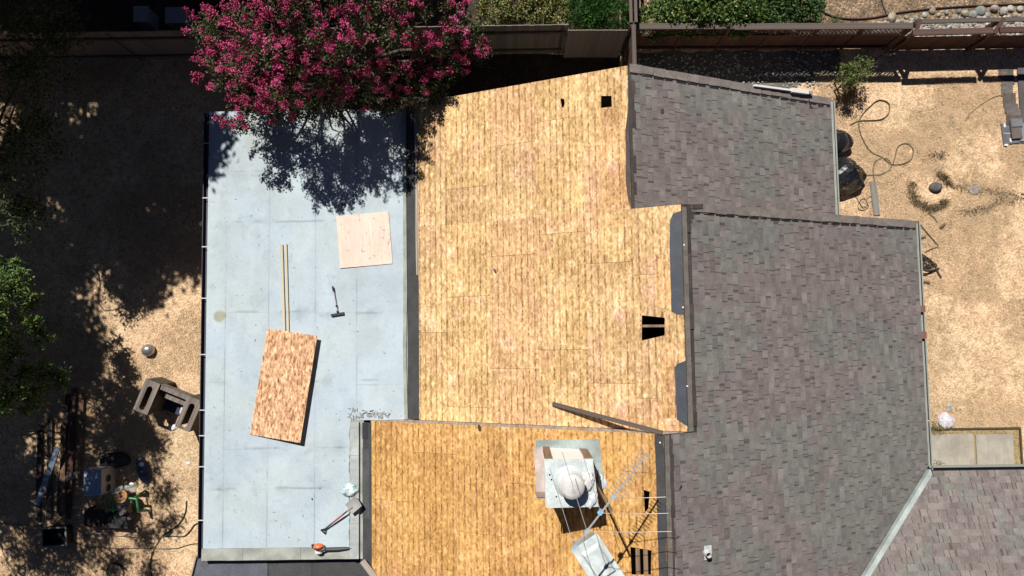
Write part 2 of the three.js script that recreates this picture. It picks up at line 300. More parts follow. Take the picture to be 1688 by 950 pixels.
// flat roof: membrane sheets laid side by side on a slab
{
  const FF = FLAT(2.66), deck = obj('flat_roof', [slab([[MX0 + 0.02, MZ0 + 0.02], [MX1 + 0.3, MZ0 + 0.02], [MX1 + 0.3, z2], [-3.5, z2], [-3.5, 5.0], [MX0 + 0.02, 5.0]], FF, -0.28, 0.03)], M.curb, house);
  const cols = [MX0, ...seamX, MX1], rows = [[MZ0, -2.73, 0.99, MZ1], [MZ0, -3.92, -0.6, 2.52, MZ1], [MZ0, -2.7, 1.0, 3.42, MZ1], [MZ0, -0.57, 2.5, MZ1], [MZ0, -1.9, 1.09, z2]];
  const uvFix = (g) => { const u = g.attributes.uv; for (let i = 0; i < u.count; i++) u.setXY(i, (u.getX(i) - MX0) / (MX1 - MX0), (u.getY(i) - MZ0) / (MZ1 - MZ0)); return g; };
  cols.slice(0, -1).forEach((c0, i) => rows[i].slice(0, -1).forEach((r0, j) => {
    let x0 = c0, x1 = cols[i + 1], zz1 = rows[i][j + 1];
    let polys = [rect(x0, x1 - 0.002, r0, zz1 - 0.002)];
    if (i === 3 && zz1 > z2) polys = r0 < z2 ? [[[x0, r0], [x1 - 0.002, r0], [x1 - 0.002, z2 - 0.02], [-3.8, z2 - 0.02], [-3.8, zz1 - 0.002], [x0, zz1 - 0.002]]] : [rect(x0, -3.8, r0, zz1 - 0.002)];
    for (const p of polys) obj('membrane_sheet', uvFix(slab(p, FF, 0.03, 0.0395 + ((i + j) % 3) * 0.0016)), M.membrane, deck);
  }));
  // rolled edge against the slope, the raised kerb beside the lower roof, the front edge strip
  obj('rolled_edge', slab([[MX1 - 0.06, MZ0], [MX1 + 0.005, MZ0], [MX1 + 0.025, -1.0], [MX1 + 0.0, 0.4], [MX1 + 0.03, z2 - 0.01], [MX1 - 0.05, z2 - 0.01], [MX1 - 0.075, 0.2], [MX1 - 0.06, -1.2]], FF, 0.03, 0.06), M.curb, deck);
  for (const [a, b] of [[1.93, 2.68], [2.685, 4.2], [4.205, 4.98]]) obj('kerb', slab(rect(-3.80, -3.60, a, b), FF, 0.0, 0.10), mat(0.52, 0.565, 0.57, { map: grimeTex }), deck);
  for (const [a, b] of [[MX0 - 0.03, -6.24], [-6.235, -4.93], [-4.925, -3.805]]) obj('edge_strip', slab(ragged(rect(a, b, 4.735, 4.995), 0.008, 0.3), FF, 0.0, 0.052), M.curb, deck);
  // tar runs along the kerb, torn coating by the step
  const tar = mat(0.20, 0.185, 0.175, { map: grimeTex });
  let pts = []; for (let k = 0; k <= 34; k++) pts.push([-3.825 + rr(-0.018, 0.012), mix(2.0, 4.7, k / 34)]);
  obj('tar_seam', slab([...pts, ...pts.map(([x, z]) => [x + rr(0.012, 0.035), z]).reverse()], FF, 0.03, 0.0455), tar, deck);
  const torn = [];
  for (let k = 0; k < 60; k++) { const u = rnd(), x = mix(-3.86, -2.9, u), z = 1.86 - rr(0, 1) * mix(0.24, 0.1, u) + 0.0; const g = new THREE.PlaneGeometry(rr(0.04, 0.12), rr(0.008, 0.03), 3, 2); const q = g.attributes.position; for (let i = 0; i < q.count; i++) q.setZ(i, rr(-0.012, 0.025)); g.rotateX(-Math.PI / 2); g.rotateY(rr(0, 3)); g.translate(x, 2.715, z - 0.02); torn.push(g); }
  obj('torn_coating', torn, mat(0.42, 0.42, 0.43, { map: grimeTex, side: THREE.DoubleSide }), deck).userData.kind = 'stuff';
  const hang = mat(0.5, 0.5, 0.52, { roughness: 0.5 });
  // eaves gutter on the left with strap hangers
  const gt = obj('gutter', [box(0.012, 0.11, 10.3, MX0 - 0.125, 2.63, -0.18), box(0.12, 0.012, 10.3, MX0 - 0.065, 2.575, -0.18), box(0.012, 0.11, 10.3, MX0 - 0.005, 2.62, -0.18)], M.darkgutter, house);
  for (const z of [-4.6, -3.3, -2.15, -0.95, 0.35, 1.62, 2.2, 2.9, 4.1]) obj('gutter_strap', box(0.15, 0.008, 0.022, MX0 - 0.06, 2.69, z), hang, gt);
  // lower dark roof in front of the flat roof
  const FD = frame([0, 2.5, 5.0], [1, 0, 0], [0, -0.12, 0.993], [0, 0.993, 0.12]);
  const lr = obj('lower_roof', slab([[-7.34, -0.03], [-3.5, -0.03], [-3.5, 4.4], [-8.6, 4.4]], FD, -0.1, 0), M.felt, house);
  obj('felt_sheet', slab([[-7.33, 0], [-5.75, 0], [-5.83, 2.2], [-7.95, 2.2]], FD, 0.001, 0.006), M.slate, lr);
  obj('felt_sheet', slab([[-5.7, 0.02], [-4.75, 0.02], [-4.75, 2.2], [-5.8, 2.2]], FD, 0.001, 0.004), mat(0.085, 0.085, 0.095, { map: granTex }), lr);
  obj('felt_sheet', slab([[-4.72, 0.14], [-3.62, 0.10], [-3.62, 2.2], [-4.72, 2.2]], FD, 0.001, 0.007), mat(0.075, 0.073, 0.078, { map: granTex }), lr);
  obj('fascia', beam([-7.37, 2.47, 4.95], [-8.62, 1.97, 9.35], 0.03, 0.16), M.whitewood, lr);
}
// stripped slopes: OSB panels, each a sheet of its own with gaps between
function deckPanels(F, a0, widths, regions, holes, mats, name, offs) {
  const out = [];
  let a = a0;
  widths.forEach((w, ci) => {
    let zc = offs[ci % offs.length];
    for (let k = 0; k < 9; k++, zc += 2.44) for (const R of regions) {
      let p = rect(a + 0.001, a + w - 0.001, zc + 0.003, zc + 2.437);
      for (const h of R) p = clip(p, h);
      if (p.length < 3 || area(p) < 0.01) continue;
      const ca = p.map((q) => q[0]), cb = p.map((q) => q[1]), lo = [Math.min(...ca), Math.min(...cb)], hi = [Math.max(...ca), Math.max(...cb)];
      const hs = holes.filter((h) => h.every((q) => q[0] > lo[0] + 0.004 && q[0] < hi[0] - 0.004 && q[1] > lo[1] + 0.004 && q[1] < hi[1] - 0.004));
      out.push(obj(name, slab(p, F, -0.014 - rnd() * 0.001, rnd() * 0.0015, hs, [0, rr(0, 4)]), pick(mats), null));
    }
    a += w;
  });
  return out;
}
const sheath = new THREE.Group(); sheath.name = 'deck_slope'; house.add(sheath);
const adopt = (l, p) => l.forEach((o) => { scene.remove(o); o.name = 'osb_panel'; p.add(o); });
// openings cut in the deck
const holeVent = [[4.568, -4.914], [4.788, -4.879], [4.795, -4.649], [4.562, -4.659]], holeSmall = [[3.67, -4.989], [3.753, -4.976], [3.764, -4.883], [3.735, -4.782], [3.694, -4.815]];
const holeHatch = [[5.304, -0.355], [5.76, -0.296], [5.751, 0.047], [5.29, 0.149]], holeSlot = [[6.29, 2.963], [6.406, 2.988], [6.375, 3.295], [6.302, 3.391]], holeSlats = [[6.004, 4.052], [6.411, 4.074], [6.388, 4.521], [6.014, 4.569]];
adopt(deckPanels(FU, 0.11, [0.72, 1.12, 1.12, 1.10, 0.985], [[[-1, 0, -0.11], [1, 0, aU1 - 0.01], [0, -1, -z0], [0, 1, z1]], [[-1, 0, -0.11], [1, 0, aU1 - 0.0], [0, -1, -z1], [0, 1, z2 - 0.005]]], [holeVent, holeSmall], osbMats, 'osb_panel', [-7.4, -5.75, -6.6, -7.0, -6.32]), sheath);
adopt(deckPanels(FU, aU1 - 0.0, [1.0], [[[1, 0, aU2 - 0.004], [0, -1, -z1], [0, 1, z2 - 0.005]]], [holeHatch], osbMats, 'osb_panel', [-3.6]), sheath);
adopt(deckPanels(FL, 0.02, [1.0, 1.21, 1.21, 1.21, 1.16, 0.94], [[[1, 0, aL - 0.004], [0, -1, -z2 - 0.004], [0, 1, zEnd]]], [holeSlot, holeSlats], osbWarm, 'osb_panel', [1.2, 0.1, 1.7, 0.6, 1.35, 0.2]), sheath);
// rafters seen through the openings, edge boards
{
  for (let z = -5.1; z < z2; z += 0.61) obj('rafter', slab(rect(0.1, aU1 - 0.05, z - 0.02, z + 0.02), FU, -0.18, -0.0165), M.rafter, sheath);
  for (let z = z2 + 0.3; z < 8; z += 0.61) obj('rafter', slab(rect(0.1, aL - 0.05, z - 0.02, z + 0.02), FL, -0.18, -0.0165), M.rafter, sheath);
  const hx = [[5.274, -0.139], [5.768, -0.13]]; obj('rafter', slab([[hx[0][0] - 0.1, hx[0][1] - 0.03], [hx[1][0] + 0.1, hx[1][1] - 0.03], [hx[1][0] + 0.1, hx[1][1] + 0.02], [hx[0][0] - 0.1, hx[0][1] + 0.02]], FU, -0.15, -0.03), M.rafter, sheath);
  const sl = [[6.139, 4.295], [6.29, 4.289]];
  for (const s of sl) obj('slat', slab(rect(s[0] - 0.042, s[0] + 0.042, s[1] - 0.45, s[1] + 0.5), FL, -0.035, -0.0165), M.rafter, sheath);
  const rk = (F, a, z) => obj('rake_board', slab(rect(0.02, a, z, z + 0.035), F, -0.16, -0.018), M.whitewood, sheath);
  rk(FU, aU1 - 0.02, z0 + 0.005);
  obj('edge_board', slab(rect(0.02, 0.055, z2 + 0.04, 8), FL, -0.09, -0.0165), M.whitewood, sheath);
  // loose splinters and scraps of felt still nailed to the boards
}
// dark felt strips: at the foot of the stripped slopes and along the ridge
{
  const fm = M.felt;
  obj('felt_strip', slab([[-0.225, z0 + 0.1], [0.012, z0 + 0.02], [0.03, -2.6], [0.045, -1.42], [0.115, -1.40], [0.115, 0.3], [0.1, z2 - 0.02], [-0.205, z2 - 0.02], [-0.19, 0.6], [-0.2, -1.4]], FU, 0.001, 0.004, []), fm, sheath);
  // panels' lower edge is covered by the felt; a thin drip board below carries it
  obj('drip_board', slab(rect(-0.22, 0.106, z0 + 0.03, z2 - 0.03), FU, -0.03, -0.001), M.whitewood, sheath);
  obj('felt_strip', slab([[-0.27, z2 + 0.05], [0.03, z2 + 0.05], [0.035, 4.0], [0.04, 8], [-0.27, 8]], FL, -0.03, 0.003), fm, sheath);
  obj('felt_patch', slab(rect(-0.26, -0.06, z2 + 0.06, z2 + 0.42), FL, 0.004, 0.008), mat(0.03, 0.03, 0.045, { map: granTex }), sheath);
  obj('felt_strip', slab([[-0.25, 2.55], [-0.03, 2.55], [-0.02, 4.1], [-0.25, 4.1]], FL, 0.004, 0.0065), mat(0.085, 0.09, 0.095, { map: granTex }), sheath);
  const S = (pts, m, F = FU) => obj('felt_strip', slab(ragged(pts, 0.006, 0.18), F, 0.002, 0.0055), m, sheath);
  const toRidge = (l) => l.map(([a, b]) => [a > aU2 - 0.13 ? aU2 - 0.004 : a, b]);
  S(toRidge([[5.921, -2.209], [5.985, -2.336], [6.116, -2.373], [6.114, -1.515], [6.08, -0.348], [6.01, -0.349], [5.894, -0.411], [5.897, -0.933], [5.89, -1.529]]), M.feltBlue);
  S(toRidge([[5.922, 0.671], [5.983, 0.6], [6.054, 0.542], [6.074, 1.064], [6.087, 1.792], [5.94, 1.67], [5.931, 1.184]]), M.feltBlue);
  { const p = [[6.528, 1.907], [6.537, 2.854], [6.537, 4.525]]; S([p[0], p[1], p[2], [p[2][0] - 0.02, 8], [aL - 0.004, 8], [aL - 0.004, p[0][1]]], M.felt, FL); }
  S([[5.064, -4.119], [5.125, -4.55], [5.159, -5.402], [5.137, -2.532], [5.091, -2.684], [5.05, -3.06], [5.062, -3.556]], mat(0.085, 0.07, 0.066, { map: granTex }));
}
// pale scuffed strips of new board along the ridge
for (const [pts, F] of [[[[4.548, -4.635], [5.062, -4.559], [5.05, -3.06], [5.088, -2.585], [4.503, -2.638]], FU], [[[5.603, -1.546], [5.89, -1.529], [5.895, -0.435], [5.575, -0.515]], FU], [[[5.648, 0.306], [6.026, 0.308], [5.922, 0.671], [5.941, 1.647], [5.659, 1.658]], FU]])
  obj('osb_panel', slab(pts, F, 0.0015, 0.003, [], [0.07, 1.3]), new THREE.MeshStandardMaterial({ map: osbTex, color: C(0.86, 0.80, 0.84), roughness: 0.85 }), sheath);
// shingled slopes: 1 m strips of uneven tabs, lapped course over course
const slopeUp = obj('shingle_slope', slab(rect(0.0, aRU, z0 + 0.01, z1), FRU, -0.05, -0.006), M.brown, house);
const slopeMid = obj('shingle_slope', slab([[aR2, z1 + 0.01], [aR, z1 + 0.01], [aR, zW], [0, zW + (xR2 - xr3)], [0, z2 + 0.01], [aR2, z2 + 0.01]], FR, -0.05, -0.006), M.brown, house);
const slopeWing = obj('shingle_slope', slab([[0, xR2], [0, 19.9], [6, 19.9], [6, xR2 - 6 * CT]], FW, -0.05, -0.006), M.brown, house);
const strips = [];
const tones = [[0.222, 0.190, 0.184], [0.240, 0.208, 0.201], [0.204, 0.173, 0.168], [0.252, 0.220, 0.211], [0.216, 0.182, 0.178]], greens = [[0.210, 0.203, 0.190], [0.226, 0.220, 0.206], [0.194, 0.186, 0.175]];
function shingleField(F, parent, aTop, aBot, b0, b1, clips, s, up = false) {
  const n = Math.ceil((aBot - aTop) / COURSE);
  for (let i = 0; i < n; i++) {
    const lo = aBot - i * COURSE, hi = Math.max(aTop, lo - COURSE);
    if (lo - hi < 0.03) continue;
    let b = b0 - rnd();
    while (b < b1) {
      const L = 0.985, gs = [], e = Math.min(b + L, b1), st = Math.max(b, b0);
      const add = (x0, x1, t, col) => {
        // in the wing's frame a runs up the slope, so its course is mirrored
        let p = up ? rect(aBot + aTop - lo, aBot + aTop - hi, x0, x1) : rect(hi, lo, x0, x1);
        for (const h of clips) { p = clip(p, h); if (p.length < 3) return; }
        if (area(p) < 0.0004) return;
        const A0 = up ? aBot + aTop - hi : hi, A1 = up ? aBot + aTop - lo : lo;
        gs.push(slab(p, F, -0.005, (x) => t + mix(0.001, 0.0065, (x - A0) / (A1 - A0)), [], [s, i * 0.31], col));
      };
      if (e > st + 0.01) {
        add(st, e, 0, [0.128, 0.106, 0.098]);
        let q = b + rr(0, 0.04);
        while (q < e) {
          const w = pick([0.09, 0.12, 0.15, 0.18, 0.22, 0.26]) * rr(0.9, 1.1), x0 = Math.max(q, st), x1 = Math.min(q + w, e);
          const gn = fb(lo * 0.9 + s * 7, q * 0.9, 5, 3) + rr(-0.09, 0.09), base = pick(gn > 0.55 ? greens : tones), k = rr(0.93, 1.06) * (0.92 + 0.16 * fb(lo * 0.5, q * 0.5 + s, 8, 2));
          const slot = rnd() < 0.42 ? 0.02 : 0.0;
          if (x1 - slot > x0 + 0.01) add(x0, x1 - slot, rnd() < 0.5 ? 0.0035 : 0.0065, base.map((v) => v * k));
          q += w;
        }
      }
      if (gs.length) { const g = merge(gs); g.computeBoundingSphere(); strips.push({ g, parent, d: g.boundingSphere.center.distanceTo(camera.position) + (g.boundingSphere.radius < 0.3 ? 5 : 0) }); }
      b += L + 0.003;
    }
  }
}
shingleField(FRU, slopeUp, 0.05, aRU - 0.0, z0 + 0.04, z1 - 0.005, [], 1);
shingleField(FR, slopeMid, aR2 + 0.2, aR, z1 + 0.04, 8.4, [[CT, 1, zW + (xR2 - xr3) - 0.13]], 2);
shingleField(FR, slopeMid, 0.17, aR - COURSE * Math.floor((aR - aR2 - 0.2) / COURSE), z2 + 0.02, 8.4, [[CT, 1, zW + (xR2 - xr3) - 0.13]], 3);
shingleField(FW, slopeWing, 0.0, 5.8, 3.6, 16.5, [[-CT, -1, -xR2 - 0.09]], 4, true);
strips.sort((p, q) => p.d - q.d);
strips.slice(0, 300).forEach((t) => obj('shingle', t.g, M.shingle, t.parent));
obj('shingle_courses', strips.slice(300).map((t) => t.g), M.shingle, house).userData.kind = 'stuff';
// ridge edge courses laid bare, with dark torn tabs
{
  const ridge = (F, a0, a1, b0, b1, c, parent) => { for (let b = b0; b < b1;) { const L = rr(0.5, 1.0), e = Math.min(b + L, b1); obj('ridge_shingle', slab(rect(a0 + rr(0, 0.01), a1 + rr(-0.012, 0.012), b, e - 0.003), F, 0.004, 0.012, [], [rr(0, 2), b], c), M.shingle, parent); b = e; } };
  const tabs = (F, a, b0, b1, dens, parent) => { for (let b = b0; b < b1;) { const L = rr(0.08, 0.36); if (rnd() < dens) obj('torn_tab', slab(rect(a + rr(-0.01, 0.01), a + rr(0.05, 0.10), b, Math.min(b + L, b1)), F, 0.006, 0.016, [], [0, 0], dim([0.075, 0.061, 0.056], 0.8, 1.3)), M.shingle, parent); b += L; } };
  ridge(FR, aR2 + 0.01, aR2 + 0.13, z1 + 0.05, z2, [0.195, 0.180, 0.160], slopeMid); tabs(FR, aR2 + 0.125, z1 + 0.1, z2 - 0.1, 0.85, slopeMid);
  ridge(FR, 0.01, 0.13, z2 + 0.03, 8, [0.205, 0.188, 0.168], slopeMid); tabs(FR, 0.115, z2 + 0.1, 8, 0.8, slopeMid);
  ridge(FRU, 0.0, 0.06, z0 + 0.05, z1, [0.085, 0.07, 0.066], slopeUp); tabs(FRU, 0.06, z0 + 0.3, z1 - 0.05, 0.5, slopeUp);
  tabs(FR, aR2 + 0.2, z1 + 0.05, z1 + 0.35, 1, slopeMid);
  // rake edges: short cap pieces bent over the edge, standing a little proud; near-black strips paint the shadow gap under them
  const rake = (F, a0, a1, z, parent) => { for (let a = a0, i = 0; a < a1; a += 0.29, i++) { const e = Math.min(a + 0.30, a1); obj('rake_cap', slab([[a, z - 0.03 - rr(0, 0.012)], [e, z - 0.03 - rr(0, 0.012)], [e - 0.03, z + 0.135 + rr(-0.01, 0.012)], [a, z + 0.13 + rr(-0.01, 0.012)]], F, 0.012, (x) => 0.024 + 0.014 * (x - a) / 0.3, [], [i * 0.4, 0], dim([0.235, 0.200, 0.188], 0.9, 1.1)), M.shingle, parent); obj('cap_shadow_dash', slab(rect(a + 0.01, e - (i % 3 ? 0.04 : 0.1), z + 0.145, z + 0.145 + rr(0.03, 0.055)), F, 0.004, 0.0135, [], [0, 0], [0.012, 0.010, 0.010]), M.shingle, parent); } };
  rake(FRU, 0.03, aRU, z0, slopeUp); rake(FR, aR2 + 0.25, aR, z1, slopeMid);
  obj('rake_board', slab(rect(0, aRU, z0 + 0.012, z0 + 0.04), FRU, -0.2, -0.051), M.brown, slopeUp);
  obj('rake_board', slab(rect(aR2, aR, z1 - 0.02, z1 + 0.008), FR, -0.2, -0.02), M.brown, slopeMid);
  obj('torn_tab', slab([[0.817, -2.518], [1.072, -2.535], [1.068, -2.437], [0.814, -2.422]], FR, 0.02, 0.045, [], [0, 0], [0.07, 0.06, 0.058]), M.shingle, slopeMid);
  obj('torn_tab', slab([[0.777, -4.64], [0.854, -4.649], [0.851, -4.559], [0.774, -4.549]], FRU, 0.014, 0.02, [], [0, 0], [0.075, 0.066, 0.062]), M.shingle, slopeUp);
  // valley flashing between the main slope and the wing
  const vy = (d) => [xR2 - d, hR2 + d * PI_, zW + d];
  const vg = new THREE.BufferGeometry(), vp = [], vu = [];
  const Q = (a, b, c, d) => { for (const q of [a, c, b, b, c, d]) { vp.push(...q); vu.push(q[0], q[2]); } };
  const up = (p, dx, dz, dh) => [p[0] + dx, p[1] + dh, p[2] + dz];
  const a = vy(-0.05), b = vy(5.6);
  const w = 0.125;   // half width in plan on each slope
  Q(up(a, 0, 0, 0.02), up(b, 0, 0, 0.02), up(a, -w, 0, w * PI_ + 0.022), up(b, -w, 0, w * PI_ + 0.022)); Q(up(b, 0, 0, 0.02), up(a, 0, 0, 0.02), up(b, 0, w, w * PI_ + 0.022), up(a, 0, w, w * PI_ + 0.022));
  vg.setAttribute('position', new THREE.Float32BufferAttribute(vp, 3)); vg.setAttribute('uv', new THREE.Float32BufferAttribute(vu, 2)); vg.computeVertexNormals();
  obj('valley_flashing', vg, Object.assign(M.valley.clone(), { side: THREE.DoubleSide }), house);
  // right-hand eaves gutters: light troughs in lengths
  const trough = (x, h, za, zb, name = 'gutter') => { const L = zb - za, z = (za + zb) / 2; return obj(name, [box(0.012, 0.1, L, x + 0.105, h - 0.05, z), box(0.10, 0.012, L, x + 0.05, h - 0.095, z), box(0.03, 0.01, L, x + 0.09, h + 0.004, z)], M.gutter, house); };
  for (const [p, q] of [[z0 + 0.02, -3.9], [-3.895, -3.1], [-3.095, z1 - 0.02]]) trough(xR1, hR1, p, q);
  for (const [p, q] of [[z1, -0.55], [-0.40, 0.05], [0.22, 0.9], [0.905, 2.1], [2.13, zW - 0.03]]) trough(xR2, hR2, p, q);
  obj('gutter_patch', box(0.125, 0.11, 0.15, xR2 + 0.055, hR2 - 0.045, -0.475), M.rust, house); obj('gutter_patch', box(0.122, 0.108, 0.17, xR2 + 0.055, hR2 - 0.045, 0.135), M.rust, house);
  obj('gutter', [box(7.5, 0.1, 0.012, 13.2, hR2 - 0.05, zW - 0.105), box(7.5, 0.012, 0.1, 13.2, hR2 - 0.095, zW - 0.05), box(7.5, 0.01, 0.03, 13.2, hR2 + 0.004, zW - 0.09)], M.gutter, house);
  obj('eaves_shadow_gap', box(7.5, 0.05, 0.02, 13.2, hR2 - 0.03, zW - 0.012), M.black, house);  // black strip paints the shaded gap behind the wing gutter
}


// ------------------------------------------------------------------ fences
function boards(parent, A, B, h, m, w = 0.14, gap = 0.006, y0 = 0.02, jit = 0.012) {     // upright boards from A to B on plan
  const d = Math.hypot(B[0] - A[0], B[1] - A[1]), n = Math.floor(d / (w + gap)), ang = -Math.atan2(B[1] - A[1], B[0] - A[0]);
  const gs = [0, 1, 2].map(() => box(w, h, 0.018, 0, h / 2, 0));
  for (let i = 0; i < n; i++) { const t = (i + 0.5) / n, o = obj('board', gs[i % 3], Array.isArray(m) ? pick(m) : m, parent); o.position.set(mix(A[0], B[0], t), y0 + rr(-jit, jit), mix(A[1], B[1], t)); o.rotation.y = ang; }
}
const postAt = (p, x, z, h, m, w = 0.1) => obj('post', box(w, h, w, x, h / 2, z), m, p);
const railBar = (p, a, b, w, h, m, n = 'rail') => obj(n, beam(a, b, w, h), m, p);
const greyBoards = [[0.36, 0.30, 0.265], [0.31, 0.26, 0.23], [0.40, 0.335, 0.295]].map((c) => mat(...c, { map: woodTex }));
const darkBoards = [[0.16, 0.075, 0.055], [0.12, 0.058, 0.045], [0.19, 0.085, 0.06]].map((c) => mat(...c, { map: woodTex }));
{
  const f = thing('board_fence', 'weathered grey board fence running behind the pink flowering tree', 'fence');
  boards(f, [-15, -7.72], [1.44, -7.72], 1.8, greyBoards, 0.14, 0.0008);
  for (const y of [0.35, 1.45]) railBar(f, [-15, y, -7.68], [1.36, y, -7.68], 0.04, 0.09, M.greybrown);
  for (let x = -14.8; x < 1.4; x += 2.3) postAt(f, x, -7.76, 1.75, M.greybrown);
  const f2 = thing('board_fence', 'short panel of wide grey boards between the grey fence and the dark fence corner', 'fence');
  boards(f2, [1.42, -7.6], [2.92, -7.58], 1.74, greyBoards, 0.165, 0.001);
  for (const y of [0.3, 1.4]) railBar(f2, [1.4, y, -7.63], [2.95, y, -7.61], 0.04, 0.09, M.greybrown);
  const f3 = thing('side_fence', 'brown fence with a double top rail meeting the house ridge end', 'fence');
  boards(f3, [3.05, -14], [3.05, -5.2], 1.72, darkBoards);
  railBar(f3, [3.0, 1.79, -14], [3.0, 1.79, -7.75], 0.075, 0.05, M.greybrown); railBar(f3, [3.12, 1.81, -14], [3.12, 1.81, -7.75], 0.075, 0.05, M.greybrown); railBar(f3, [3.06, 1.78, -7.7], [3.06, 1.78, -5.2], 0.10, 0.05, M.greybrown);
  postAt(f3, 3.06, -7.72, 1.77, M.brown, 0.14);
  const f4 = thing('lattice_fence', 'dark red-brown fence with a diagonal lattice strip under its flat cap', 'fence');
  boards(f4, [3.25, -7.80], [10.2, -7.72], 0.93, darkBoards, 0.15, 0.004);
  railBar(f4, [3.2, 0.96, -7.78], [10.22, 0.96, -7.70], 0.06, 0.06, M.redwood); railBar(f4, [3.2, 0.2, -7.75], [10.22, 0.2, -7.67], 0.04, 0.08, M.redwood);
  const zl = (x) => mix(-7.80, -7.72, (x - 3.25) / 7);
  railBar(f4, [3.13, 1.385, -7.83], [5.75, 1.385, -7.80], 0.15, 0.04, M.greybrown, 'cap'); railBar(f4, [5.71, 1.39, -7.78], [10.25, 1.39, -7.73], 0.16, 0.04, M.greybrown, 'cap');
  for (let x = 3.3; x < 10.3; x += 1.15) postAt(f4, x, zl(x), 1.36, M.redwood, 0.08);
  for (let x = 3.3; x < 10.05; x += 0.11) for (const s of [-1, 1]) obj('lattice_slat', beam([x + (s > 0 ? 0 : 0.37), 0.99, zl(x) + 0.006 * s], [x + (s > 0 ? 0.37 : 0), 1.36, zl(x) + 0.006 * s], 0.008, 0.03), M.redwood, f4);
  // open-topped section with two parallel beams
  const f5 = thing('fence_trellis', 'low fence topped by two parallel brown beams with cross pieces', 'trellis');
  railBar(f5, [10.452, 1.24, -7.904], [16.5, 1.24, -7.95], 0.11, 0.05, M.greybrown, 'beam'); 
  railBar(f5, [10.294, 1.3, -7.591], [12.342, 1.3, -7.607], 0.15, 0.06, mat(0.15, 0.085, 0.072, { map: woodTex }), 'beam'); railBar(f5, [12.513, 1.3, -7.62], [16.5, 1.3, -7.64], 0.15, 0.06, M.redwood, 'beam');
  for (const [a, b] of [[[10.388, 1.24, -7.552], [10.533, 1.24, -7.967]], [[12.425, 1.24, -7.552], [12.683, 1.24, -7.964]], [[15.3, 1.24, -7.55], [15.45, 1.24, -8.0]]]) railBar(f5, a, b, 0.1, 0.055, M.redwood, 'cross_piece');
  boards(f5, [10.22, -7.70], [10.36, -7.67], 0.9, darkBoards, 0.13, 0);
  for (const x of [10.42, 12.5, 15.3]) { postAt(f5, x, -7.64, 1.21, M.redwood); postAt(f5, x + 0.06, -7.90, 1.21, M.redwood); }
  boards(f5, [10.35, -7.66], [16.4, -7.66], 0.84, darkBoards, 0.15, 0.004);
}

// ------------------------------------------------------------------ foliage
function Leaves() { this.p = []; this.c = []; this.n = []; }
Leaves.prototype.leaf = function (o, dir, side, len, wid, col, fold = 0.25) {   // two bent triangles
  const t = o.clone().addScaledVector(dir, len), nn = dir.clone().cross(side).normalize();
  const m1 = o.clone().addScaledVector(dir, len * 0.45).addScaledVector(side, wid / 2).addScaledVector(nn, wid * fold), m2 = o.clone().addScaledVector(dir, len * 0.45).addScaledVector(side, -wid / 2).addScaledVector(nn, wid * fold);
  for (const [a, b, c] of [[o, m1, t], [o, t, m2]]) { const q = b.clone().sub(a).cross(c.clone().sub(a)).normalize(); for (const v of [a, b, c]) { this.p.push(v.x, v.y, v.z); this.n.push(q.x, q.y, q.z); this.c.push(...col); } }
};
Leaves.prototype.geo = function () { const g = new THREE.BufferGeometry(); g.setAttribute('position', new THREE.Float32BufferAttribute(this.p, 3)); g.setAttribute('normal', new THREE.Float32BufferAttribute(this.n, 3)); g.setAttribute('color', new THREE.Float32BufferAttribute(this.c, 3)); return g; };
const gauss = () => (rnd() + rnd() + rnd() - 1.5) * 1.15;
const dirv = (up = 0) => { const v = V(gauss(), gauss() + up, gauss()); return v.lengthSq() < 1e-6 ? V(0, 1, 0) : v.normalize(); };
function clump(L, c, r, n, len, wid, cols, up = 0.3) {
  for (let i = 0; i < n; i++) {
    const o = V(c.x + gauss() * r, c.y + gauss() * r * 0.8, c.z + gauss() * r), d = dirv(up), s = dirv().cross(d).normalize(), b = pick(cols), k = rr(0.75, 1.25);
    L.leaf(o, d, s, len * rr(0.7, 1.2), wid * rr(0.7, 1.2), b.map((v) => v * k));
  }
}
const leafMat = (rough = 0.6) => new THREE.MeshStandardMaterial({ vertexColors: true, side: THREE.DoubleSide, roughness: rough });
const shell = (l, low = -0.35) => { let d; do d = dirv(0); while (d.y < low); const k = rr(0.72, 1.05); return V(l[0] + d.x * l[3] * k, l[1] + d.y * l[3] * 0.75 * k, l[2] + d.z * l[3] * k); };
function limbs(base, lobes, r, n0) {            // a short trunk, bent limbs out to the lobes, twigs
  const top = V(base[0], base[1] + 1.6, base[2]), gs = [rod(base, top, r * 1.8, r * 1.4, 10)];
  for (const l of lobes) {
    const b = V(base[0] + gauss() * n0, base[1] + rr(0.1, 1.4), base[2] + gauss() * n0), e = V(l[0], l[1] - l[3] * 0.2, l[2]), P = [b];
    for (const k of [0.3, 0.55, 0.8]) P.push(b.clone().lerp(e, k).add(V(gauss() * 0.35, gauss() * 0.2 + 0.35 * Math.sin(k * 3.1), gauss() * 0.35)));
    P.push(e);
    const T = new THREE.TubeGeometry(new THREE.CatmullRomCurve3(P), 18, r, 6), q = T.attributes.position, c = new THREE.CatmullRomCurve3(P), o = V(0, 0, 0);
    for (let i = 0; i < q.count; i++) { const t = Math.floor(i / 7) / 18; c.getPointAt(t, o); const k = 1 - 0.82 * t; q.setXYZ(i, o.x + (q.getX(i) - o.x) * k, o.y + (q.getY(i) - o.y) * k, o.z + (q.getZ(i) - o.z) * k); }
    gs.push(T);
    for (let k = 0; k < 4; k++) gs.push(rod(e, shell(l), r * 0.16, r * 0.05, 5));
  }
  return gs;
}
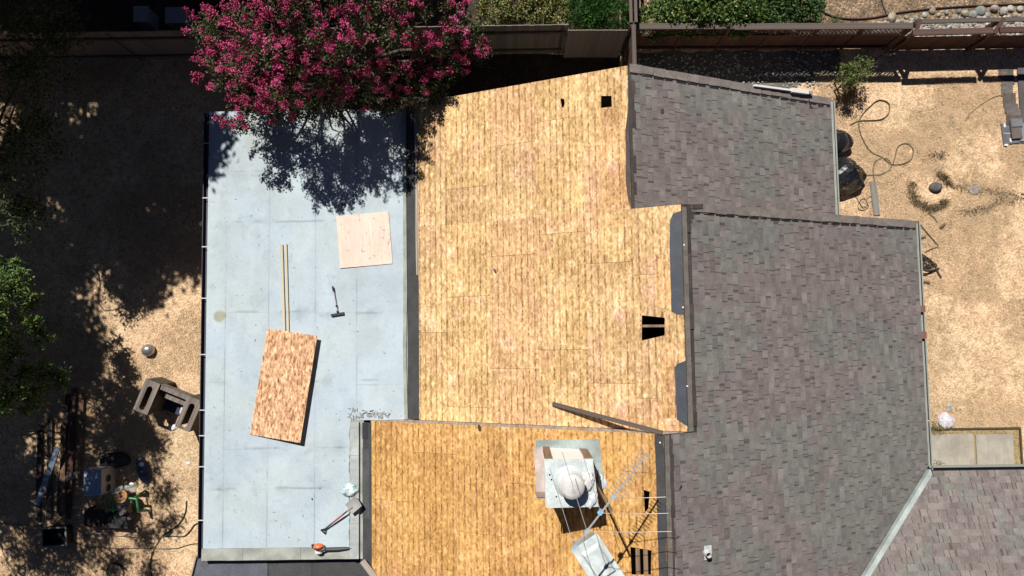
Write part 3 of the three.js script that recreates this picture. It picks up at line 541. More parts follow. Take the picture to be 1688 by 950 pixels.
// crape myrtle by the fence, hanging over the flat roof
{
  const lobes = [[-5.735, 4.6, -6.303], [-4.73, 5.2, -6.305], [-3.705, 5.6, -6.293], [-2.812, 4.7, -6.759], [-1.863, 4.2, -6.843], [-1.057, 3.6, -6.657], [-6.153, 4.4, -5.696], [-5.027, 5.2, -5.374], [-4.236, 5, -5.627], [-3.345, 4.3, -6.088], [-2.453, 3.8, -6.278], [-1.557, 3.4, -6.146], [-5.951, 4, -4.81], [-4.92, 4.6, -4.864], [-4.542, 4.8, -5.072], [-3.172, 4.2, -5.593], [-2.094, 3.5, -5.836], [-6.511, 4.2, -6.648], [-3.887, 4.2, -5.404], [-3.945, 6, -6.884], [-2.539, 4.8, -7.486], [-4.56, 3.9, -4.981], [-3.84, 3.6, -5.274], [-3.068, 3.4, -5.399], [-2.398, 3.3, -5.563], [-1.73, 3.1, -5.766], [-0.874, 3.3, -6.457], [-5.586, 4, -5.166], [-5.857, 4, -5.776]];
  const rad = [0.7, 0.85, 0.95, 0.9, 0.75, 0.45, 0.42, 0.65, 0.65, 0.65, 0.6, 0.5, 0.33, 0.38, 0.5, 0.55, 0.45, 0.35, 0.4, 0.9, 0.9, 0.3, 0.4, 0.4, 0.38, 0.35, 0.3, 0.35, 0.4];
  lobes.forEach((l, i) => l.push(rad[i]));
  const t = thing('crape_myrtle', 'flowering tree covered in magenta blossom overhanging the pale flat roof', 'tree');
  obj('trunk', limbs([-4.3, 0, -6.9], lobes, 0.07, 0.18), M.bark, t);
  const L = new Leaves(), F = [];
  const gcol = [[0.035, 0.06, 0.014], [0.05, 0.08, 0.02], [0.028, 0.045, 0.012], [0.075, 0.065, 0.02]], pcol = [[0.46, 0.042, 0.16], [0.38, 0.036, 0.13], [0.52, 0.07, 0.20], [0.31, 0.03, 0.10], [0.55, 0.13, 0.25], [0.40, 0.05, 0.12]];
  const PF = new Leaves();
  lobes.forEach((l, i) => {
    const n = Math.round(46 * l[3] * l[3] + 9);
    for (let k = 0; k < n * (i >= 21 ? 1.8 : 1); k++) { const c = shell(l, -0.6); clump(L, c, 0.12, 42, 0.075, 0.04, gcol, 0.2); }
    const m = i >= 21 && i < 26 ? 2 : Math.round((i === 18 || i === 15 || i === 9 ? 22 : 42) * l[3] * l[3] + 6);
    for (let k = 0; k < m; k++) {
      const c = shell(l, 0.0), out = V(c.x - l[0], Math.abs(c.y - l[1]) + 0.35, c.z - l[2]).normalize(), len = rr(0.14, 0.30), d0 = pick(pcol);
      for (let q = 0; q < 60; q++) { const s = rnd(), w = 0.085 * (1 - 0.6 * s); const o = c.clone().addScaledVector(out, 0.05 + s * len).add(V(gauss() * w, gauss() * w, gauss() * w)), d = dirv(0.4), kk = rr(0.7, 1.3); PF.leaf(o, d, dirv().cross(d).normalize(), rr(0.03, 0.05), rr(0.03, 0.045), d0.map((v) => v * kk), 0.5); }
    }
  });
  obj('foliage', L.geo(), leafMat(), t);
  obj('blossom', PF.geo(), leafMat(0.8), t).userData.label = 'clusters of magenta crinkled blossom';
}
function tree(name, label, base, lobes, dens, per, len, wid, cols, r, group, spread = 0.3) {
  const t = thing(name, label, 'tree', [0, 0, 0], 0, group), L = new Leaves();
  obj('trunk', limbs(base, lobes, r, 0.1), M.bark, t);
  for (const l of lobes) { const n = Math.round(dens * l[3] * l[3]) + 5; for (let k = 0; k < n; k++) clump(L, shell(l, -0.8), spread, per, len, wid, cols, 0.15); }
  obj('crown', L.geo(), leafMat(), t);
  return t;
}
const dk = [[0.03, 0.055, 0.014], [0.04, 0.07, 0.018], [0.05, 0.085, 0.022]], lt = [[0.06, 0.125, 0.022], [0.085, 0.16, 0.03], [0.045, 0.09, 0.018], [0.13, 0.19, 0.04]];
// tall trees out of view, placed so their shade falls on the left-hand yard
const TL = [62, 46, 0.2, 0.11, dk, 0.08, null, 0.36];
tree('tall_tree', 'tall broad tree whose shade darkens the yard behind the grey fence', [-13.2, 0, -11.5], [[-12.2, 8.2, -9.4, 2.3], [-10.9, 8.0, -8.3, 1.3], [-13.6, 8.8, -12, 2.6], [-11.0, 8.6, -11.6, 2.2], [-10.2, 7.2, -10.0, 1.3], [-14.8, 8.0, -8.8, 1.9], [-9.3, 9.0, -8.7, 0.7], [-9.9, 8.6, -10.6, 1.4], [-12.6, 8.0, -7.0, 0.8]], ...TL);
tree('tall_tree', 'tall tree beyond the grey fence shading the neighbouring yard', [-8.6, 0, -14.6], [[-8.4, 7.8, -14, 2.2], [-6.6, 7.2, -13.6, 1.8], [-10.4, 8, -15, 2.2], [-4.6, 6.4, -13.4, 1.5], [-12.4, 8, -15.4, 2.2], [-14.6, 8, -15, 2.2]], ...TL);
tree('tall_tree', 'tall tree at the far side of the shaded yard', [-17.2, 0, -6.2], [[-15.6, 7.8, -5.2, 2.1], [-15.0, 7.4, -4.8, 1.2], [-16.8, 8.2, -7.2, 2.2], [-15.7, 7.0, -3.2, 1.1], [-17, 7.6, -1.6, 1.8]], ...TL);
tree('shaded_tree', 'leafy tree along the yard edge, leaf colours darkened for shade', [-13.9, 0, -4.5], [[-11.467, 3.24, -7.005], [-10.986, 2.88, -6.277], [-11.325, 3.46, -5.366], [-10.984, 3.02, -4.651], [-11.305, 3.31, -3.601], [-11.004, 2.59, -7.724], [-11.304, 3.31, -7.829], [-11.207, 3.02, -2.819], [-10.805, 2.3, -7.096]].map((l, i) => [...l, [0.9, 0.6, 0.9, 0.6, 0.7, 0.6, 0.8, 0.4, 0.4][i]]), 44, 30, 0.12, 0.05, dk, 0.05, null, 0.24);  // leaf colours chosen dark to stand for deep shade
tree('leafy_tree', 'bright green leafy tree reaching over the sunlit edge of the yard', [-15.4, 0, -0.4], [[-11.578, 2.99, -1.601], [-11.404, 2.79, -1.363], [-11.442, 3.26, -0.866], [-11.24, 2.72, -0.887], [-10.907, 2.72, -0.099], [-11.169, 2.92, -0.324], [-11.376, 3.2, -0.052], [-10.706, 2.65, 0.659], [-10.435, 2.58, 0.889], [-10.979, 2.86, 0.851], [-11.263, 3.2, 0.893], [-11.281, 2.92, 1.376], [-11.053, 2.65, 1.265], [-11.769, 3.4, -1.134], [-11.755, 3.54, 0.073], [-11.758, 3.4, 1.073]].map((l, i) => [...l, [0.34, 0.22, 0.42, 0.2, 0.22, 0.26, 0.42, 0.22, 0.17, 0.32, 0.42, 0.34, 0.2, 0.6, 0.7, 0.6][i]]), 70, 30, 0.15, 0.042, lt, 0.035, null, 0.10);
tree('leafy_tree', 'loose tree out of view dappling the ground beside the pile of lumber', [-16.0, 0, 2.0], [[-12.9, 5.6, -1.7, 0.85], [-11.8, 5.5, -1.3, 0.55], [-13.7, 5.8, -0.2, 0.95], [-11.5, 5.3, -0.2, 0.5], [-12.5, 5.5, 0.6, 0.65], [-13.2, 5.1, 2.0, 0.6], [-14.2, 5.2, 3.0, 0.7], [-12.6, 5.2, 1.7, 0.4], [-14.0, 5.4, 1.0, 0.8], [-13.2, 5.0, 3.2, 0.35], [-11.4, 5.2, 1.9, 0.25], [-10.9, 5.2, 0.7, 0.22], [-12.4, 5.0, 3.4, 0.3], [-15, 5.3, 4.3, 0.5], [-12.0, 5.2, -0.9, 0.5], [-11.3, 5.3, -0.7, 0.4], [-12.9, 5.2, 1.2, 0.5], [-11.9, 5.2, 1.1, 0.35], [-13.8, 5, 2.4, 0.5], [-12.2, 5.2, 2.5, 0.35], [-11.1, 5.1, 2.9, 0.28], [-14.6, 5.2, 1.8, 0.6], [-13, 5.2, 3.9, 0.4], [-12, 5.1, 3.7, 0.3], [-10.7, 5.1, 1.6, 0.22]], 85, 36, 0.15, 0.05, lt, 0.04, null, 0.2);  // out of view, crown placed to dapple the lumber corner with shade
// garden shrubs behind the fences
function shrub(name, label, spots, dens, per, len, wid, cols, up, extra) {
  const t = thing(name, label, 'shrub'), L = new Leaves(), st = [];
  for (const l of spots) { st.push(rod([l[0], 0, l[2]], [l[0], l[1], l[2]], 0.03, 0.01, 6)); for (let k = 0; k < 5; k++) st.push(rod([l[0], l[1] * 0.3, l[2]], shell(l), 0.014, 0.004, 5)); const n = Math.round(dens * l[3] * l[3]) + 5; for (let k = 0; k < n; k++) clump(L, shell(l), 0.09, per, len, wid, cols, up); }
  obj('stem', st, M.bark, t); obj('foliage', L.geo(), leafMat(), t);
  if (extra) { const X = new Leaves(); for (const l of spots) for (let k = 0; k < extra[1]; k++) clump(X, shell(l, 0.1), 0.03, 9, 0.04, 0.035, extra[0], 0.8); obj('flower', X.geo(), leafMat(0.8), t); }
  return t;
}
const olive = [[0.12, 0.15, 0.035], [0.2, 0.2, 0.06], [0.08, 0.11, 0.025], [0.26, 0.22, 0.08]];
shrub('garden_shrub', 'olive and yellow leaved shrub behind the grey fence', [[-0.425, 1.4, -8.228], [0.12, 1.5, -8.3], [0.659, 1.5, -8.196], [1.13, 1.35, -8.162]].map((l) => [...l, 0.44]), 330, 30, 0.09, 0.05, olive, 0.4);
shrub('rosemary_bush', 'bright green upright needle-leaved bush behind the short grey fence panel', [[1.757, 1.3, -8.143], [2.215, 1.4, -8.218], [2.638, 1.35, -8.106], [2.07, 1.4, -8.7]].map((l) => [...l, 0.44]), 380, 34, 0.17, 0.022, [[0.06, 0.16, 0.03], [0.09, 0.21, 0.04], [0.04, 0.10, 0.02]], 1.3);
shrub('flowering_hedge', 'green hedge dotted with pale yellow flowers behind the lattice fence', [[4.199, 1.2, -8.247], [4.779, 1.4, -8.368], [5.426, 1.3, -8.309], [5.972, 1.3, -8.333], [5.074, 1.5, -8.761], [3.866, 0.9, -8.195], [4.559, 1, -8.203], [5.272, 1, -8.225], [5.904, 1, -8.182], [6.382, 1, -8.256]].map((l) => [...l, 0.48]), 330, 30, 0.09, 0.055, lt, 0.4, [[[0.7, 0.62, 0.12], [0.75, 0.72, 0.55]], 16]);
shrub('round_shrub', 'dense dark green shrub at the mulch bed behind the lattice fence', [[6.823, 1.1, -8.316], [7.338, 1.2, -8.39], [7.001, 1.3, -8.75], [7.815, 0.8, -8.408]].map((l) => [...l, 0.45]), 360, 30, 0.08, 0.045, [[0.03, 0.07, 0.014], [0.045, 0.10, 0.02], [0.06, 0.13, 0.025]], 0.3);
shrub('grass_tuft', 'small green tuft in the mulch beside the fence cap', [[...[8.842, 0.15, -8.422], 0.16]], 300, 20, 0.1, 0.015, lt, 1.2);
shrub('young_bush', 'sprawling young green bush by the lattice fence shade', [[8.814, 0.9, -6.748], [9.045, 0.8, -6.619], [8.816, 0.6, -6.532], [9.235, 0.7, -6.915]].map((l) => [...l, 0.24]), 200, 16, 0.10, 0.03, olive.concat(lt), 0.5);
shrub('dead_weed', 'grey dried weed leaning out of the fence shade', [[9.927, 0.7, -7.348], [9.669, 0.5, -7.218]].map((l) => [...l, 0.16]), 160, 6, 0.1, 0.01, [[0.28, 0.24, 0.19], [0.2, 0.17, 0.13]], 0.4);
{
  const t = thing('dry_brush', 'dry brown stalks hanging below the young green bush', 'brush'), g = [];
  for (let k = 0; k < 60; k++) { const a = [9.1, 0.35, -6.668], e = [9.194, 0.04, -6.272]; g.push(rod([a[0] + gauss() * 0.25, a[1], a[2] + gauss() * 0.12], [e[0] + gauss() * 0.4, e[1], e[2] + gauss() * 0.22], 0.008, 0.003, 4)); }
  obj('stalk', g, mat(0.2, 0.13, 0.07), t).userData.kind = 'stuff';
}

// ------------------------------------------------------------------ dry grass, stones
{
  const L = new Leaves(); for (let k = 0; k < 7; k++) { const a = rnd() * 6.28, d = V(Math.cos(a) * rr(0.5, 1.3), rr(0.3, 0.9), Math.sin(a) * rr(0.5, 1.3)).normalize(); L.leaf(V(gauss() * 0.02, 0, gauss() * 0.02), d, d.clone().cross(V(0, 1, 0)).normalize(), rr(0.05, 0.10), 0.007, [1, 1, 1], 0.1); }
  const n = 52000, im = new THREE.InstancedMesh(L.geo(), new THREE.MeshStandardMaterial({ color: C(1, 1, 1), side: THREE.DoubleSide, roughness: 1 }), n), m = new THREE.Matrix4(), q = new THREE.Quaternion(), c = new THREE.Color();
  let i = 0;
  while (i < n) {
    const left = rnd() < 0.48, x = left ? rr(-15, -6.7) : rr(7.2, 15.5), z = left ? rr(-7.6, 7) : rr(-7.0, 2.6);
    if (!left && (x < 9 && z > -2.3) ) continue;
    if (fb(x * 0.8, z * 0.8, 71, 3) < 0.38 + 0.2 * rnd()) continue;
    q.setFromAxisAngle(V(0, 1, 0), rnd() * 6.28); const s = rr(0.6, 1.25); m.compose(V(x, 0, z), q, V(s, s * rr(0.6, 1.1), s)); im.setMatrixAt(i, m);
    const k = rr(0.7, 1.15); c.setRGB(0.68 * k, 0.50 * k, 0.32 * k); if (rnd() < 0.08) c.setRGB(0.2 * k, 0.18 * k, 0.08 * k); im.setColorAt(i, c); i++;
  }
  im.name = 'dry_grass'; shade(im); tag(im, 'short dry grass blades over the yard', 'grass', null, 'stuff'); scene.add(im);
}
function stoneGeo(r, sy, s) { const g = new THREE.IcosahedronGeometry(1, 2); rough(g, 0.22, 1.1, s); g.scale(r, r * sy, r * rr(0.75, 1.1)); g.computeVertexNormals(); return g; }
const tint = (g, c) => { const a = []; for (let i = 0; i < g.attributes.position.count; i++) a.push(...c); g.setAttribute('color', new THREE.Float32BufferAttribute(a, 3)); return g; };
{
  const cs = [[0.42, 0.37, 0.30], [0.5, 0.46, 0.42], [0.34, 0.36, 0.33], [0.46, 0.40, 0.30], [0.55, 0.53, 0.5], [0.28, 0.31, 0.30]];
  const big = [[10.457, 0.08, -8.547], [12.483, 0.06, -8.644], [12.681, 0.06, -8.607], [12.886, 0.06, -8.706], [13.288, 0.06, -8.768], [13.535, 0.08, -8.686], [13.739, 0.08, -8.769], [14.004, 0.08, -8.747], [13.085, 0.05, -8.588], [11.994, 0.05, -8.691], [11.78, 0.04, -8.63], [13.859, 0.06, -8.588], [11.381, 0.04, -8.637], [11.127, 0.04, -8.538], [11.603, 0.04, -8.736], [12.208, 0.04, -8.555], [11.004, 0.04, -8.42], [10.879, 0.04, -8.576], [10.758, 0.04, -8.492], [12.334, 0.04, -8.724]];
  big.forEach((p, i) => { const ci = Math.floor(rnd() * 6), r = i === 0 ? 0.15 : i < 9 ? rr(0.09, 0.14) : rr(0.06, 0.085); const o = tag(obj('boulder', tint(stoneGeo(r, 0.75, 10 + i), i === 0 ? [0.5, 0.44, 0.34] : cs[ci]), M.stone), i === 0 ? 'largest pale round boulder at the start of the pebble bed' : (i < 9 ? 'large ' : 'fist-sized ') + ['tan', 'pale grey', 'grey-green', 'yellowish', 'whitish', 'dark grey'][ci] + ' rounded stone in the pebble bed', 'stone', i === 0 ? null : 'rounded stones in the pebble bed'); o.position.set(p[0], r * 0.4, p[2]); o.rotation.y = rnd() * 6; });
  const cnt = 2100, g = stoneGeo(0.042, 0.7, 3), im = new THREE.InstancedMesh(g, new THREE.MeshStandardMaterial({ map: grimeTex, roughness: 0.9 }), cnt), m = new THREE.Matrix4(), q = new THREE.Quaternion(), c = new THREE.Color();
  for (let i = 0; i < cnt; i++) {
    let x, z;
    if (i < 1300) { x = rr(9.9, 15); z = rr(-8.45, -7.72) - 0.03 * (x - 10); } else { x = rr(3.3, 9.2); const far = rnd(); z = mix(-7.65, -6.75 + 0.05 * (x - 6), Math.pow(far, 0.7)); }
    const s = i < 1300 ? rr(0.5, 1.7) : rr(0.35, 1.0); q.setFromEuler(new THREE.Euler(rnd(), rnd() * 6, rnd())); m.compose(V(x, 0.02, z), q, V(s, s, s)); im.setMatrixAt(i, m); const k = pick(cs), w = rr(0.8, 1.3); c.setRGB(k[0] * w, k[1] * w, k[2] * w); im.setColorAt(i, c);
  }
  im.name = 'pebbles'; shade(im); tag(im, 'loose pebbles along the foot of the brown fences', 'pebbles', null, 'stuff'); scene.add(im);
  tag(obj('garden_edging', tube([[8.284, 0.04, -9.03], [8.509, 0.04, -8.82], [8.884, 0.04, -8.625], [9.38, 0.04, -8.549], [9.964, 0.04, -8.574], [10.552, 0.04, -8.684], [11.305, 0.04, -8.775], [12.308, 0.04, -8.845], [13.308, 0.04, -8.88], [14.307, 0.04, -8.899], [15.305, 0.04, -8.9]], 0.022, 90, 6), mat(0.05, 0.03, 0.028)), 'thin dark plastic edging curving between mulch and pebbles', 'edging');
  tag(obj('drip_line', tube([[10.201, 0.03, -9.245], [10.252, 0.03, -8.934], [10.339, 0.03, -8.658]], 0.014, 20, 6), mat(0.03, 0.025, 0.02)), 'short dark drip hose crossing the mulch bed', 'hose');
}


// ------------------------------------------------------------------ things on the roofs
const RY = 2.705;                                 // top of the membrane
{
  const o = tag(obj('osb_sheet', box(1.22, 0.011, 2.44), new THREE.MeshStandardMaterial({ map: strandTex, roughness: 0.85 })), 'loose strand board sheet tilted on lumber on the flat roof', 'board');
  const u = o.geometry.attributes.uv; for (let i = 0; i < u.count; i++) u.setXY(i, u.getX(i) * 1.22, u.getY(i) * 2.44);
  o.position.set(-5.311, RY + 0.085, 1.07); o.rotation.set(0, -0.154, 0.125, 'YXZ');
  const p = tag(obj('plywood_sheet', box(1.22, 0.012, 1.22), new THREE.MeshStandardMaterial({ map: plyTex, roughness: 0.8, color: C(0.98, 0.95, 0.92) })), 'square pale plywood sheet lying on the flat roof', 'board');
  const w = p.geometry.attributes.uv; for (let i = 0; i < w.count; i++) w.setXY(i, w.getX(i) * 1.22, w.getY(i) * 1.22);
  const c = [-3.479, 2.72, -2.253]; p.position.set(c[0], RY + 0.016, c[2]); p.rotation.set(0.006, 0.075, -0.006);
  tag(obj('lumber_board', beam([-5.401, 2.728, -2.173], [-5.296, 2.728, 0.589], 0.055, 0.038), M.cream), 'wider of two cream lumber lengths reaching under the strand board', 'lumber');
  tag(obj('lumber_board', beam([-5.296, 2.726, -2.186], [-5.206, 2.726, 0.59], 0.034, 0.034), M.cream), 'narrower of two cream lumber lengths reaching under the strand board', 'lumber');
}
{ // push magnet / squeegee
  const t = thing('push_broom', 'long-handled broom with a narrow black head on the flat roof', 'broom');
  const a = [-4.206, 2.76, -1.18], b = [-4.091, 2.74, -0.577], m = (k) => [mix(a[0], b[0], k), mix(a[1], b[1], k), mix(a[2], b[2], k)];
  obj('handle', rod(a, b, 0.011), mat(0.55, 0.55, 0.55, { metalness: 0.5, roughness: 0.4 }), t); obj('grip', rod(a, m(0.2), 0.02), M.black, t); obj('joint', rod(m(0.72), m(0.8), 0.02), M.black, t);
  obj('head', beam([-4.247, 2.73, -0.51], [-3.946, 2.73, -0.555], 0.055, 0.045), M.black, t); obj('clamp', rod(m(0.94), [-4.09, 2.73, -0.536], 0.022), M.black, t);
}
{ // shovel
  const t = thing('shovel', 'grey steel shovel with a red and black shaft and D grip', 'shovel'), bl = [];
  const g = new THREE.PlaneGeometry(0.27, 0.31, 8, 8), q = g.attributes.position;
  for (let i = 0; i < q.count; i++) { const x = q.getX(i), y = q.getY(i); q.setZ(i, 0.9 * x * x + (y > 0.08 ? (y - 0.08) * 0.15 : 0)); }
  g.rotateX(-Math.PI / 2); g.computeVertexNormals(); const b = obj('blade', g, mat(0.34, 0.33, 0.32, { metalness: 0.35, roughness: 0.5, side: THREE.DoubleSide }), t);
  const c = [-3.688, 2.86, 3.765], d = [-3.756, 2.86, 3.832], e = [-4.354, 2.76, 4.305]; b.position.set(...c); b.rotation.set(0.1, -0.88, 0.22, 'YXZ');
  const m = (k) => [mix(d[0], e[0], k), mix(d[1], e[1], k), mix(d[2], e[2], k)];
  obj('socket', rod(m(-0.06), m(0.15), 0.024, 0.02), mat(0.34, 0.33, 0.32, { metalness: 0.4, roughness: 0.5 }), t); obj('shaft', rod(m(0.12), m(1), 0.017), M.black, t); obj('sleeve', rod(m(0.3), m(0.72), 0.0195), mat(0.34, 0.06, 0.05), t);
  const G1 = [-4.371, 2.745, 4.416], G2 = [-4.461, 2.745, 4.334]; obj('grip', [rod(e, G1, 0.013), rod(e, G2, 0.013), rod(G1, G2, 0.015)], M.black, t);
}
{ // leaf blower
  const c = [-4.492, 2.8, 4.693], t = thing('leaf_blower', 'orange and white leaf blower with a long black tube', 'leaf blower', c);
  const org = mat(0.62, 0.14, 0.035, { roughness: 0.45 });
  const hs = new THREE.SphereGeometry(0.11, 20, 14); hs.scale(1.15, 0.9, 0.75); rough(hs, 0.01, 9, 4); obj('housing', hs, org, t);
  const fn = cyl(0.085, 0.10, 0.1, 0.0, -0.02, 0.09, 20, Math.PI / 2); obj('fan_case', fn, M.white, t); obj('guard', cyl(0.06, 0.06, 0.02, 0, -0.02, 0.15, 16, Math.PI / 2), M.black, t);
  obj('cap', box(0.05, 0.05, 0.09, -0.12, 0.02, -0.02, 0.3), M.black, t); obj('bracket', box(0.05, 0.07, 0.07, 0.115, -0.01, 0.06), M.white, t);
  obj('handle', new THREE.TorusGeometry(0.09, 0.016, 8, 16, Math.PI).rotateY(0.2).translate(0.03, 0.08, 0.0), M.black, t);
  obj('tube', [rod([0.1, -0.03, 0.07], [0.42, -0.055, 0.075], 0.042, 0.045, 14), rod([0.42, -0.055, 0.075], [0.78, -0.068, 0.05], 0.045, 0.024, 14)], mat(0.03, 0.03, 0.034, { roughness: 0.5 }), t);
}
function crumple(r, sx, sy, sz, s, amp = 0.35, det = 4) { const g = new THREE.IcosahedronGeometry(r, det); rough(g, r * amp, 2.2 / r * 0.6, s); rough(g, r * amp * 0.4, 6 / r * 0.6, s + 9); g.scale(sx, sy, sz); const p = g.attributes.position, lo = -r * sy * 0.6; for (let i = 0; i < p.count; i++) if (p.getY(i) < lo) p.setY(i, lo); g.computeVertexNormals(); g.translate(0, -lo, 0); return g; }
const vcrumple = (g, f, cols) => { const a = [], p = g.attributes.position; for (let i = 0; i < p.count; i++) { const k = fb(p.getX(i) * f, p.getZ(i) * f, 3, 3); a.push(...(k > 0.60 ? cols[2] : k < 0.42 ? cols[1] : cols[0])); } g.setAttribute('color', new THREE.Float32BufferAttribute(a, 3)); return g; };
const filmMat = new THREE.MeshStandardMaterial({ vertexColors: true, roughness: 0.45, side: THREE.DoubleSide });
{
  const o = tag(obj('plastic_bag', vcrumple(crumple(0.17, 1.15, 0.5, 0.8, 5), 14, [[0.62, 0.68, 0.7], [0.28, 0.5, 0.5], [0.2, 0.25, 0.4]]), filmMat), 'crumpled white and teal plastic bag above the shovel blade', 'plastic bag'); const c = [-3.817, 2.78, 3.446]; o.position.set(c[0], RY + 0.005, c[2]);
  const l = tag(obj('lumber_offcut', beam([-3.493, 2.88, 4.987], [-3.046, 2.88, 5.56], 0.13, 0.04), M.whitewood), 'pale offcut of board at the corner of the lower deck', 'lumber');
}
{ // plank leaning from the middle slope to the higher ridge corner
  tag(obj('plank', beam([0.751, 4.207, 1.438], [2.733, 5.588, 1.874], 0.085, 0.03), M.greybrown), 'long grey-brown plank leaning over the step between the deck slopes', 'plank');
}
{ // small debris
  const D = (p, w, l, a, m, label, cat = 'debris') => { const o = tag(obj('debris', rough(new THREE.IcosahedronGeometry(0.5, 1), 0.2, 2, 3).scale(w, 0.03, l), m), label, cat); o.position.set(...p); o.rotation.set(0, a, 0); };
  D([-0.427, 3.656, -1.397], 0.05, 0.13, 0.5, mat(0.06, 0.055, 0.09), 'small dark scrap in the middle of the stripped slope');
  D([-0.791, 3.961, 1.949], 0.07, 0.16, 0.2, mat(0.04, 0.035, 0.03), 'dark spot standing for a hole just below the step of the deck');  // near-black lump stands in for a small dark hole
  D([3.077, 5.443, 2.918], 0.03, 0.11, -0.5, M.black, 'small black scrap on the shingles near the antenna');
  D([2.984, 5.486, 3.825], 0.03, 0.08, -0.9, mat(0.05, 0.04, 0.038), 'tiny dark chip on the shingles below the black scrap');
  D([-3.967, 2.72, -3.106], 0.10, 0.08, 0.3, M.black, 'dark leaf clot on the flat roof by the tree shade');
  D([-4.67, 2.72, 3.651], 0.03, 0.05, 0.3, M.black, 'black speck on the flat roof beside the kerb');
  for (const [u, v] of [[1125,404],[1123,507],[1132,637],[1088,730]]) { const q = tag(obj('paper_scrap', rough(new THREE.PlaneGeometry(0.035, 0.025, 3, 3), 0.012, 20, 4), M.white), { 1125: 'tiny white scrap on the ridge beside the longer blue felt strip', 1123: 'tiny white scrap at the lower end of the longer blue felt strip', 1132: 'tiny white scrap beside the shorter blue felt strip', 1088: 'tiny white scrap on the dark felt near the plank end' }[u], 'scrap'); q.rotation.set(-1.5, 0, rr(0, 3)); q.position.set(...(u === 1088 ? [2.687, 5.567, 2.057] : u === 1125 ? [3.305, 5.348, -1.701] : u === 1123 ? [3.239, 5.379, -0.486] : [3.28, 5.36, 1.027])); }
}
{ // pipe boot on the shingles
  const p = [3.585, 5.19, 4.198], t = thing('pipe_boot', 'white flashed vent pipe standing on the shingle slope', 'vent pipe', p);
  obj('flashing', box(0.17, 0.012, 0.26, 0.03, 0.02, 0, 0, 0, -TH), M.galv, t); obj('pipe', new THREE.LatheGeometry([[0.075, -0.02], [0.06, 0.06], [0.055, 0.2], [0.045, 0.2], [0.045, 0.0]].map((q) => new THREE.Vector2(...q)), 18), M.white, t); obj('bore', cyl(0.044, 0.044, 0.01, 0, 0.1, 0), M.black, t);  // black disc paints the darkness inside the pipe
}
{ // chimney: boxed chase under a metal cover with a round cap
  const y = 5.98, A = [0.49, 5.98, 2.261], B = [1.373, 5.98, 2.272], D = [0.519, 5.98, 3.14], E = [1.464, 5.98, 3.13];
  const t = thing('chimney', 'boxed chimney with a galvanised cover plate and round white cap', 'chimney');
  const ix = 0.05, x0 = A[0] + ix, x1 = B[0] - ix + 0.04, za = A[2] + 0.012, zb = D[2] - ix, H0 = 4.2;
  obj('chase', [box(x1 - x0, y - H0 - 0.02, zb - za, (x0 + x1) / 2, (y + H0) / 2 - 0.012, (za + zb) / 2)], mat(0.76, 0.76, 0.75), t);
  for (const x of [x0 + 0.045, x1 - 0.06]) obj('corner_trim', box(x > 1 ? 0.15 : 0.12, y - H0 - 0.03, 0.02, x, (y + H0) / 2 - 0.015, za - 0.011), mat(0.30, 0.19, 0.12, { map: grimeTex }), t);
  obj('side_trim', box(0.02, y - H0 - 0.03, 0.1, x0 - 0.011, (y + H0) / 2 - 0.015, za + 0.04), mat(0.30, 0.19, 0.12, { map: grimeTex }), t);
  const c = [0.955, 6, 2.708];
  const pl = slab([[A[0], A[2]], [B[0], B[2]], [E[0], E[2]], [D[0], D[2]]], FLAT(y), -0.012, 0.0, [], [0, 0]);
  obj('cover_plate', [pl, box(0.012, 0.06, D[2] - A[2], A[0] + 0.012, y - 0.032, (A[2] + D[2]) / 2)], M.galv, t);
  obj('collar', new THREE.LatheGeometry([[0.30, 0.0], [0.29, 0.02], [0.2, 0.12], [0.17, 0.13]].map((q) => new THREE.Vector2(...q)), 32).translate(c[0] + 0.0, y, c[2] - 0.03), Object.assign(M.galv.clone(), { side: THREE.DoubleSide }), t);
  obj('flue', cyl(0.15, 0.15, 0.3, c[0] + 0.01, y + 0.2, c[2], 24), M.galv2, t);
  const k = [0.961, 6.34, 2.691]; obj('cap', new THREE.LatheGeometry([[0.0, 0.05], [0.08, 0.048], [0.17, 0.03], [0.222, -0.005], [0.23, -0.03], [0.222, -0.03]].map((q) => new THREE.Vector2(...q)), 36).translate(k[0], 6.34, k[2]), Object.assign(mat(0.70, 0.69, 0.68, { map: grimeTex, roughness: 0.5 }), { side: THREE.DoubleSide }), t);
  for (const [u, v] of [[0.584, 2.545], [0.616, 2.632], [0.699, 2.937]]) obj('screw', cyl(0.014, 0.016, 0.012, u, y + 0.005, v, 8), M.black, t);
  const fl = obj('base_flashing', slab(ragged([[4.083, 2.141], [5.436, 2.051], [5.485, 2.585], [5.515, 2.908], [5.366, 2.966], [5.257, 2.834], [4.361, 2.898], [4.341, 3.283], [4.09, 3.304]], 0.004, 0.3), FL, 0.003, 0.009), M.galv2, t);
  obj('side_board', slab([[4.067, 2.276], [4.386, 2.259], [4.394, 3.231], [4.104, 3.254]], FL, 0.02, 0.06), mat(0.62, 0.52, 0.49, { map: grimeTex }), t);
  obj('side_board', slab([[4.079, 3.16], [4.317, 3.141], [4.316, 3.213], [4.091, 3.231]], FL, 0.061, 0.075), mat(0.40, 0.28, 0.22, { map: grimeTex }), t);
  // crumpled film caught on the cover
  const f1 = obj('film', vcrumple(crumple(0.16, 0.8, 0.3, 1.1, 15, 0.4, 4), 12, [[0.62, 0.61, 0.62], [0.5, 0.48, 0.5], [0.66, 0.66, 0.66]]), filmMat, t); f1.position.set(...[1.255, 5.98, 2.651]);
  const f2 = obj('film', vcrumple(crumple(0.12, 0.5, 0.3, 1.2, 25, 0.45, 4), 12, [[0.6, 0.62, 0.66], [0.45, 0.48, 0.55], [0.66, 0.66, 0.66]]), filmMat, t); f2.position.set(...[1.357, 5.98, 3.01]); f2.rotation.y = -0.4;
